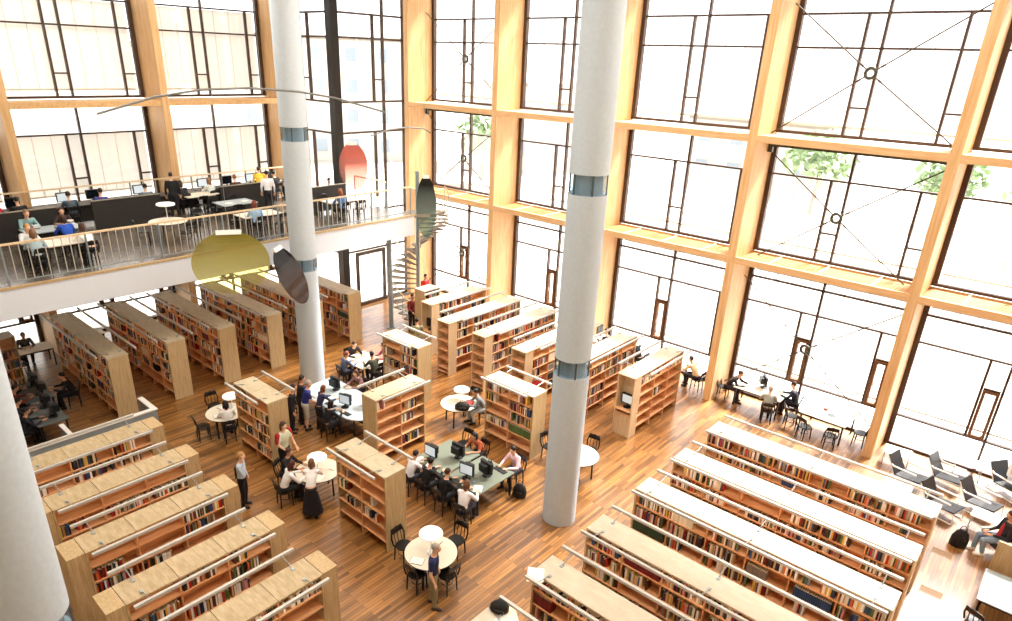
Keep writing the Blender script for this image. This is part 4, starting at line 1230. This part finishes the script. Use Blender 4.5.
# round tables
person('reader in white with reddish dark hair seated at the crowded round table', (-14.05, 7.72), T3, 'sit', 'ECEAEA', BK, '45231C', 'l', hl=1, lean=.2, sex='f')
person('dark clad reader with brown face seated at left of crowded round table', (-14.74, 8.18), T3, 'sit', '241F22', '1A181B', '4F3122', 'm', hl=0, lean=.12)
person('reader in grey top and light jeans with a red book at the black bag table', (-13.3, 14.95), (-13.7, 14.4), 'sit', '6D747A', 'B7C3CD', '1A1513', 'm', lean=.2)
t = open_book((-13.62, 14.6), 2.2, 'red covered book held by the reader at the black bag table'); t.children[1].data.materials[0] = mat('red_book', 'B3352E', .6)
person('black haired reader in white top at the farthest left round table', (-18.15, 8.35), (-18.6, 8.5), 'sit', 'E4E4E2', '26242A', '120F10', 'l', hl=1, lean=.14, sex='f', sleeve=0)
# grey desk
person('black clad user with long black hair seated at the near side of grey desk', (-16.1, 10.55), (-16.2, 11.6), 'sit', '131217', BK, '0E0C0D', 'l', hl=1, lean=.16, sex='f')
person('brown haired user in dusky pink top behind the grey desk', (-17.35, 12.95), (-17.4, 12), 'sit', '8C6664', BK, '53301F', 'l', hl=1, lean=.14, sex='f')
# sunlit table
person('dark topped reader at the left of the sunlit study table', (-19.78, 14.3), BT, 'sit', '221C1F', BK, '4C2C1C', 'l', hl=0, lean=.2)
person('reader in slate grey shirt on the near side of the sunlit study table', (-18.9, 13.25), BT, 'sit', '56617A', '20222C', '8A4C3A', 'm', lean=.14)
person('reader with dark cap of hair on the far side of the sunlit study table', (-18.5, 15.1), BT, 'sit', 'B85E66', '2A2A30', '1A1413', 'l', lean=.1)
person('reader in olive shirt at the right of the sunlit table, against the bookcase', (-18.0, 14.1), BT, 'sit', '3D3F33', BK, '18130F', 'm', lean=.16)
# green desks
person('dark haired woman in pink shirt typing at the right green desk', (-10.2, 13.0), (-10.3, 11.9), 'sit', 'EBC3CB', '3B3A44', '17110F', 'l', lean=.12, sex='f')
person('dark haired reader in orange red top at the far side of green desks', (-11.55, 12.95), (-11.6, 12), 'sit', 'B25A3A', '2B2322', '1A1210', 'm', lean=.22, hl=1, sex='f', sleeve=0)
person('long haired reader in white top with back turned at the right green desk', (-9.95, 10.45), (-10.2, 11.4), 'sit', 'F1EDF0', '23212A', '6B4730', 'l', hl=1, lean=.16, sex='f')
person('black clad reader facing the lit white screen at green desks', (-10.75, 10.5), (-10.7, 11.4), 'sit', '111014', BK, '3A2419', 'l', lean=.12)
person('black clad reader with black hair in the middle of the green desk row', (-11.45, 10.5), (-11.45, 11.4), 'sit', '131216', BK, '120E0D', 'l', lean=.16)
person('reader in white shirt at the green desks beside the short centre bookcase', (-12.05, 10.45), (-12.0, 11.4), 'sit', 'E8E9EE', '28262C', '130F0E', 'l', lean=.18)
# windows
person('bald reader in dark jacket leaning over the window table, by the post', (-8.15, 22.78), (-7, 22.85), 'sit', '2B2528', '221E22', '3A2A22', 'm', lean=.28)
person('grey haired reader in grey green pullover on the near side of the window table', (-6.35, 22.0), (-6.7, 22.9), 'sit', '9DA198', '3A2724', 'B7A998', 'l', lean=.14)
person('reader in dark blue clothes at the right of the window table', (-5.8, 23.15), (-6.9, 23.0), 'sit', '1F2230', '1B1C24', '3B261C', 'l', lean=.1)
person('reader in tan jacket behind the half empty bookcase, by the timber post', (-9.3, 22.6), (-10.3, 22.8), 'sit', 'CBB08A', '1F1D22', '3A2A21', 'm', lean=.24)
person('dark haired reader in black behind the half empty bookcase, left', (-11.75, 22.55), (-12.6, 22.7), 'sit', '17161B', BK, '110E0E', 'l', lean=.2)
person('reader in black behind the bookcases at the foot of the middle window', (-13.2, 22.6), (-14, 22.7), 'sit', '1A191D', BK, '140F0E', 'l', lean=.16)
for i, x in enumerate((-10.35, -12.65, -14.1)):
    desk((x, 22.75), PI / 2, 1.0, .9, 'white window table behind the bookcases, %s from the window aisle' % ORD[i])
    monitor((x + .12, 22.95), (x + 1, 22.9), 'black screen on the window table behind the bookcases, %s from the window aisle' % ORD[i])
for i, x in enumerate((-9.3, -11.75, -13.2)):
    chair((x + .05, 22.6), (x - 1, 22.7), 'black bentwood chair behind the bookcases under the %s reader from the window aisle' % ORD[i])
mr = person('seated person in red top, black jacket and jeans beside a backpack', (.72, 19.32), (-.4, 18.7), 'sit', '1A181C', '7F92A8', '4A2E20', 'm', lean=-.06, arms='lap', shoe='D8D4CC')
person('person in pale clothes in the lounge chair at the right edge', (.6, 22.95), (1.2, 22.5), 'sit', 'DFE3E6', 'C9CFD6', '5A4030', 'l', lean=-.05, arms='lap')
c = MB(); c.loft([(0, .03, .56, .1, .115), (0, .0, .72, .095, .115), (0, -.03, .88, .09, .125), (0, -.05, 1.0, .07, .11)]); remesh('red_top', c, mat('cloth_red', 'A2262B', .8), mr, .018)
# dark study corner
k = 0
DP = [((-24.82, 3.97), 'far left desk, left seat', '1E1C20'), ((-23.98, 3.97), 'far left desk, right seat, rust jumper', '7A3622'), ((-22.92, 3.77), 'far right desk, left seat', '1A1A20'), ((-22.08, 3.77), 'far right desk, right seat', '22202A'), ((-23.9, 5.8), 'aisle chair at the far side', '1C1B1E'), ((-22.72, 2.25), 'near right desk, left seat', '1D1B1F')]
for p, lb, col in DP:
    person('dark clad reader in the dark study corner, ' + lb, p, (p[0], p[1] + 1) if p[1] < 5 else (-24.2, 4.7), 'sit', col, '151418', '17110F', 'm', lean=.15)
person('lone reader in grey at the table by the left window under the mezzanine', (-28.95, 5.75), (-28.2, 5.7), 'sit', '5C5B5E', '2A282C', '2A1D17', 'm', lean=.16)
# mezzanine
MP = [((-22.05, 5.25), (-22.7, 5.4), 'sit', 'A9C3CF', '7A5A3E', 'pale blue jumper, far left at the rail table', 1, .14), ((-23.5, 5.35), (-22.7, 5.5), 'sit', 'DDE0E6', 'B78552', 'white jumper with blond hair at the far left rail table', 2, .22),
      ((-22.05, 6.7), (-22.75, 6.6), 'sit', 'F0EFEA', '4A3024', 'white top resting the head at the right of the rail table', 1, .3), ((-23.5, 6.55), (-24.5, 6.5), 'sit', '2250B8', '3A2418', 'bright blue jumper at the book piled table', 1, .14),
      ((-25.3, 5.9), (-24.5, 6.0), 'sit', '7FA3A6', '8C6A4A', 'teal shirt at the book piled table, left', 0, .12), ((-25.3, 6.95), (-24.5, 6.8), 'sit', '3A2C28', '3A2016', 'brown top at the book piled table, right', 1, .2),
      ((-27.3, 5.6), (-28.2, 5.6), 'sit', 'C23A44', '8A5C3A', 'red top at the window counter, first from left', 1, .16), ((-27.3, 7.9), (-28.2, 7.9), 'sit', '4C5A66', '2A1D17', 'striped grey jumper at the window counter', 0, .1),
      ((-27.3, 8.9), (-28.2, 9.4), 'sit', '3D3F86', '1D1512', 'violet blue shirt at the window counter', 0, .06), ((-27.3, 10.6), (-28.2, 10.6), 'sit', '6C7B86', '1A1411', 'grey pullover at the window counter, middle', 0, .1),
      ((-26.9, 11.4), (-28.2, 12.0), 'stand', '16151A', '3A3432', 'black with a grey cap standing at the window counter', 0, .06), ((-27.3, 13.2), (-28.2, 13.2), 'sit', 'C6CDC8', '8A6A4A', 'pale top at the window counter right of the disc lamp', 1, .14),
      ((-27.3, 14.3), (-28.2, 14.3), 'sit', '4A2E24', '8A5C44', 'brown jacket at the window counter', 0, .06), ((-27.3, 15.4), (-28.2, 15.4), 'sit', '23222A', '2A1D17', 'dark top at the window counter near the far column', 0, .14),
      ((-26.6, 15.0), (-28.2, 15.9), 'stand', 'E3B83A', '1C1B20', 'bright yellow jumper bending at the window counter', 0, .3), ((-25.2, 14.55), (-26.5, 15.2), 'stand', 'E6E8EE', '191820', 'white shirt standing by the dark padded divider', 0, .04),
      ((-27.3, 16.9), (-28.3, 16.9), 'sit', '7C93AC', '2C2019', 'grey blue shirt at the counter behind the far column', 0, .1), ((-21.9, 12.1), (-22.6, 12.3), 'sit', '9CC3E6', '7A3A2A', 'light blue shirt at the rail table left of the far column', 1, .12),
      ((-22.0, 15.9), (-22.8, 16.1), 'sit', '4B6FA0', '8A5236', 'denim blue jacket right of the far column', 1, .12), ((-27.3, 6.3), (-28.2, 6.3), 'sit', '1C1B20', '17110F', 'black top at the window counter, second from left', 0, .12), ((-27.3, 12.0), (-28.2, 12.0), 'sit', '2A2A30', '3A2A1E', 'charcoal top at the window counter, middle right', 1, .14), ((-27.3, 16.2), (-28.2, 16.2), 'sit', '201E24', '120F0E', 'black top beside the yellow jumper', 0, .12),
      ((-24.55, 17.0), (-23, 17.0), 'sit', '54403A', '3A2418', 'brown top behind the padded divider right of the column', 0, .06)]
for p, lk, po, col, hr, lb, hl, ln in MP:
    person('mezzanine reader, ' + lb, p, lk, po, col, '1E1D23', hr, 'l', MZ, ln, hl, sex='f' if hl else 'm')
chair((-24.6, 17.0), (-23, 17), 'black bentwood chair behind the padded divider right of the far column', MZ)
chair((-27.35, 16.95), (-28.2, 16.95), 'black bentwood chair at the mezzanine counter behind the far column', MZ)

dg = bpy.context.evaluated_depsgraph_get()
for o, ex in PEND:
    me = bpy.data.meshes.new_from_object(o.evaluated_get(dg), depsgraph=dg)
    if ex:
        mats = list(o.data.materials)
        v = [tuple(x.co) for x in me.vertices]; f = [tuple(p.vertices) for p in me.polygons]; n = len(v)
        mi = [0] * len(f) + ex.m; v += ex.v; f += [tuple(i + n for i in q) for q in ex.f]
        me = bpy.data.meshes.new('body'); me.from_pydata(v, [], f)
        for m in mats: me.materials.append(m)
        me.polygons.foreach_set('material_index', mi); me.polygons.foreach_set('use_smooth', [True] * len(f)); me.update()
    o.modifiers.clear(); o.data = me
# ------------------------------------------------------------------ books
PAL = [('cream', 'E6DCC4'), ('white', 'F0EDE6'), ('tan', 'C9AE84'), ('cream', 'E4D8BC'), ('white', 'EFECE4'), ('white', 'F1EFEA'), ('grey', '8C8884'), ('brown', '5A3A26'), ('dark brown', '37241A'), ('black', '1A1817'), ('black', '1D1B1C'),
       ('red', 'B02A2A'), ('dark red', '701F22'), ('green', '56703C'), ('dark green', '2D4733'), ('blue', '30507F'), ('dark blue', '222D4C'), ('tan', 'B28C5E'), ('orange', 'C9692E'), ('yellow', 'D8B44C'), ('pink', 'D29090')]
BR_ = random.Random(11)
CAND = []
bpy.context.view_layer.update()
for t, a0, a1, nb, where, fill, D in CASES:
    st = (a1 - a0) / nb; rot = t.rotation_euler.z; o = t.matrix_world
    for li, z in enumerate(LEV):
        for bay in range(nb):
            if BR_.random() > fill + .12: continue
            if li == 0 and BR_.random() < .55: continue
            x0 = a0 + bay * st + .05; x1 = a0 + (bay + 1) * st - .05
            uni = BR_.choice([PAL[k] for k in (0, 9, 9, 12, 11, 13, 14, 15, 6)]) if BR_.random() < .09 else None
            hh = BR_.uniform(.22, .29); x = x0 + (0 if BR_.random() < .7 else BR_.uniform(0, .3))
            end = x0 + (x1 - x0) * (1 if BR_.random() < fill - .25 else BR_.uniform(.35, .95))
            n = 0
            while x < end:
                w = BR_.uniform(.018, .05) if uni is None else BR_.choice((.03, .036, .04))
                if x + w > x1: break
                if uni is None and BR_.random() < .05:
                    x += BR_.uniform(.03, .14); continue
                c = uni or BR_.choice(PAL)
                h = min(.325, hh + BR_.uniform(-.04, .04)) if uni is None else min(.31, hh)
                d = BR_.uniform(.14, .21) if uni is None else .18
                n += 1
                CAND.append([o, rot, x, w, h, d, -D + .025 + (BR_.uniform(0, .03) if uni is None else 0), z + .001, c, where, li, bay, n])
                x += w + (.0015 if uni is None else .004)
dg = bpy.context.evaluated_depsgraph_get()
eye = Vector((0, 0, CAM_H))
for c in CAND:
    o, rot, x, w, h, d, y, z = c[:8]
    q = [px(o @ Vector(p)) for p in ((x, y, z), (x + w, y, z), (x + w, y, z + h), (x, y, z + h))]
    inside = all(0 < u < 1012 and 0 < v < 621 and dd > 0 for u, v, dd in q)
    ar = .5 * abs(sum(q[i][0] * q[(i + 1) % 4][1] - q[(i + 1) % 4][0] * q[i][1] for i in range(4)))
    c.append(ar if inside else 0)
CAND.sort(key=lambda c: -c[13])
LV = ('lowest', 'fourth', 'third', 'second', 'top')
picked, rest = [], []
for c in CAND:
    ok = False
    if len(picked) < 300 and c[13] > 0:
        o, rot, x, w, h, d, y, z = c[:8]; ok = True
        for fz in (.35, .85):
            p = o @ Vector((x + w / 2, y - .012, z + h * fz)); dv = p - eye
            hit = SC.ray_cast(dg, eye, dv.normalized(), distance=dv.length - .01)
            if hit[0]: ok = False
    (picked if ok else rest).append(c)
PAGES = mat('book_pages', 'E9E0C9', .85)
for c in picked:
    o, rot, x, w, h, d, y, z, col, where, li, bay, n, ar = c
    b = MB(); t_ = .0025
    b.box(0, 0, 0, w, .003, h); b.box(0, .003, 0, t_, d, h); b.box(w - t_, .003, 0, w, d, h)
    b.box(t_, .003, .003, w - t_, d - .004, h - .004, 1)
    k = b.build('book', [mat('cover_' + col[1], col[1], .5, vary=.04), PAGES])
    k.location = o @ Vector((x, y, z)); k.rotation_euler = (0, 0, rot)
    tag(k, '%s book, %s from left in %s bay, %s shelf, %s' % (col[0], ORD[n - 1] if n <= 20 else 'number %d' % n, ORD[bay], LV[li], where), 'book', 'books on the near shelves')
V, Fc, Cc = [], [], []
pg = lin('E2D8C0')
for c in rest:
    o, rot, x, w, h, d, y, z, col = c[:9]
    n = len(V)
    for zz in (z, z + h):
        for yy in (y, y + d):
            for xx in (x, x + w): V.append(tuple(o @ Vector((xx, yy, zz))))
    jt = BR_.uniform(.75, 1.25); cc = tuple(min(1, q_ * jt) for q_ in lin(col[1])[:3]) + (1,)
    for qd, top in (((4, 5, 7, 6), 1), ((0, 1, 5, 4), 0), ((2, 6, 7, 3), 1), ((0, 4, 6, 2), 0), ((1, 3, 7, 5), 0)):
        Fc.append(tuple(n + i for i in qd)); Cc += list(pg if top else cc) * 4
me = bpy.data.meshes.new('shelved_books'); me.from_pydata(V, [], Fc)
at_ = me.color_attributes.new('cover', 'FLOAT_COLOR', 'CORNER'); at_.data.foreach_set('color', Cc)
me.materials.append(vcol('book_covers')); me.update()
ob = bpy.data.objects.new('shelved_books', me); COL.objects.link(ob)
tag(ob, 'rows of many coloured books filling the farther and lower shelves', 'books', kind='stuff')
# ------------------------------------------------------------------ light
W = bpy.data.worlds.new('sky'); SC.world = W; W.use_nodes = True
bg = W.node_tree.nodes['Background']; bg.inputs['Color'].default_value = (.97, .985, 1, 1); bg.inputs['Strength'].default_value = 3.1
sd = bpy.data.lights.new('sun', 'SUN'); sd.energy = 42; sd.angle = .32; sd.color = (1, .97, .93)
so = bpy.data.objects.new('sun', sd); COL.objects.link(so)
so.rotation_euler = Vector((-.22, -1, -1.2)).to_track_quat('-Z', 'Y').to_euler()
for i, (x, y) in enumerate(((-4, 6), (-4, 16), (-14, 6), (-14, 16), (-23, 10))):  # unseen area lights added under the ceiling for soft top fill
    ld = bpy.data.lights.new('ceiling_fill', 'AREA'); ld.shape = 'RECTANGLE'; ld.size = 5; ld.size_y = 3; ld.energy = 900; ld.color = (1, .94, .85)
    lo = bpy.data.objects.new('ceiling_fill', ld); COL.objects.link(lo); lo.location = (x, y, 16.3)
SC.view_settings.view_transform = 'Standard'; SC.view_settings.look = 'None'
SC.view_settings.gamma = 1; SC.view_settings.exposure = -0.2; SC.view_settings.use_curve_mapping = False
SC.cycles.use_denoising = True
SC.cycles.max_bounces = 8; SC.cycles.transparent_max_bounces = 16
SC.cycles.sample_clamp_indirect = 8

# ------------------------------------------------------------------ the street outside
BW = mat('outer_render', 'C2BFB8', .8); BG = mat('outer_window', '8C99A5', .3); RT = mat('outer_roof', '8A8278', .8)


def house(x, y, w, d, h, rot, label, nx, nz):
    t = thing('building', label, 'building', (x, y, -.06), rot, 'pale buildings beyond the glass')
    box_obj('wall', (-w / 2, -d / 2, 0, w / 2, d / 2, h), BW, t)
    box_obj('roof', (-w / 2 - .3, -d / 2 - .3, h, w / 2 + .3, d / 2 + .3, h + .4), RT, t)
    for i in range(nx):
        for j in range(nz):
            u = -w / 2 + (i + .5) * w / nx; z = (j + .55) * h / nz
            f = MB(); f.box(u - .75, -d / 2 - .1, z - .85, u + .75, -d / 2 - .02, z + .85); o = f.build('window', mat('outer_frame', 'B9B6B0', .6), t)
            box_obj('pane', (u - .62, -d / 2 - .14, z - .72, u + .62, -d / 2 - .1, z + .72), BG, o)


house(-62, 14, 34, 12, 11.5, PI / 2, 'long pale apartment building seen through the left windows', 9, 3)
house(-72, 52, 22, 12, 13, PI / 3.4, 'pale building with rows of windows seen through the clear glass corner', 6, 4)
house(-52, 64, 12, 10, 9, PI / 5, 'low pale house seen through the clear glass beside the red disc', 3, 2)
house(-27, 75, 14, 10, 6.5, 0, 'pale villa with veranda seen through the right window wall', 4, 2)
house(6, 80, 18, 10, 6, -.1, 'low pale house seen through the right window wall farther right', 5, 2)


def tree(x, y, h, r, label):
    t = thing('tree', label, 'tree', (x, y, -.06), 0, 'trees beyond the glass')
    b = MB(); b.tube([(0, 0, 0), (.1, 0, h * .4), (0, .1, h * .7)], [.22, .16, .06], 8); b.build('trunk', mat('bark', '5B4A3A', .9), t, True)
    rr = random.Random(int(x * 7 + y)); b = MB()
    for k in range(380):
        a, c_, q = rr.uniform(0, 2 * PI), rr.uniform(-1, 1), rr.random() ** .4
        s = math.sqrt(1 - c_ * c_); p = Vector((r * q * s * math.cos(a), r * q * s * math.sin(a), h * .66 + h * .34 * q * c_))
        u = Vector((rr.uniform(-1, 1), rr.uniform(-1, 1), rr.uniform(-1, 1))).normalized() * .42; w_ = u.cross(Vector((0, .3, 1))).normalized() * .3
        b.quad(p - u, p + w_, p + u, p - w_)
    b.build('foliage', mat('leaf', '8AA278', .7), t)


for i, (x, y, h, r) in enumerate(((-18, 62, 7, 3), (-9, 66, 6, 2.6), (-2, 58, 6, 2.6), (14, 62, 7, 3), (-46, 50, 7, 2.6))):
    tree(x, y, h, r, 'pale green tree outside, ' + ('in front of the villa', 'right of the villa', 'beyond the braced window bay', 'beyond the rightmost windows', 'beyond the clear glass corner')[i])
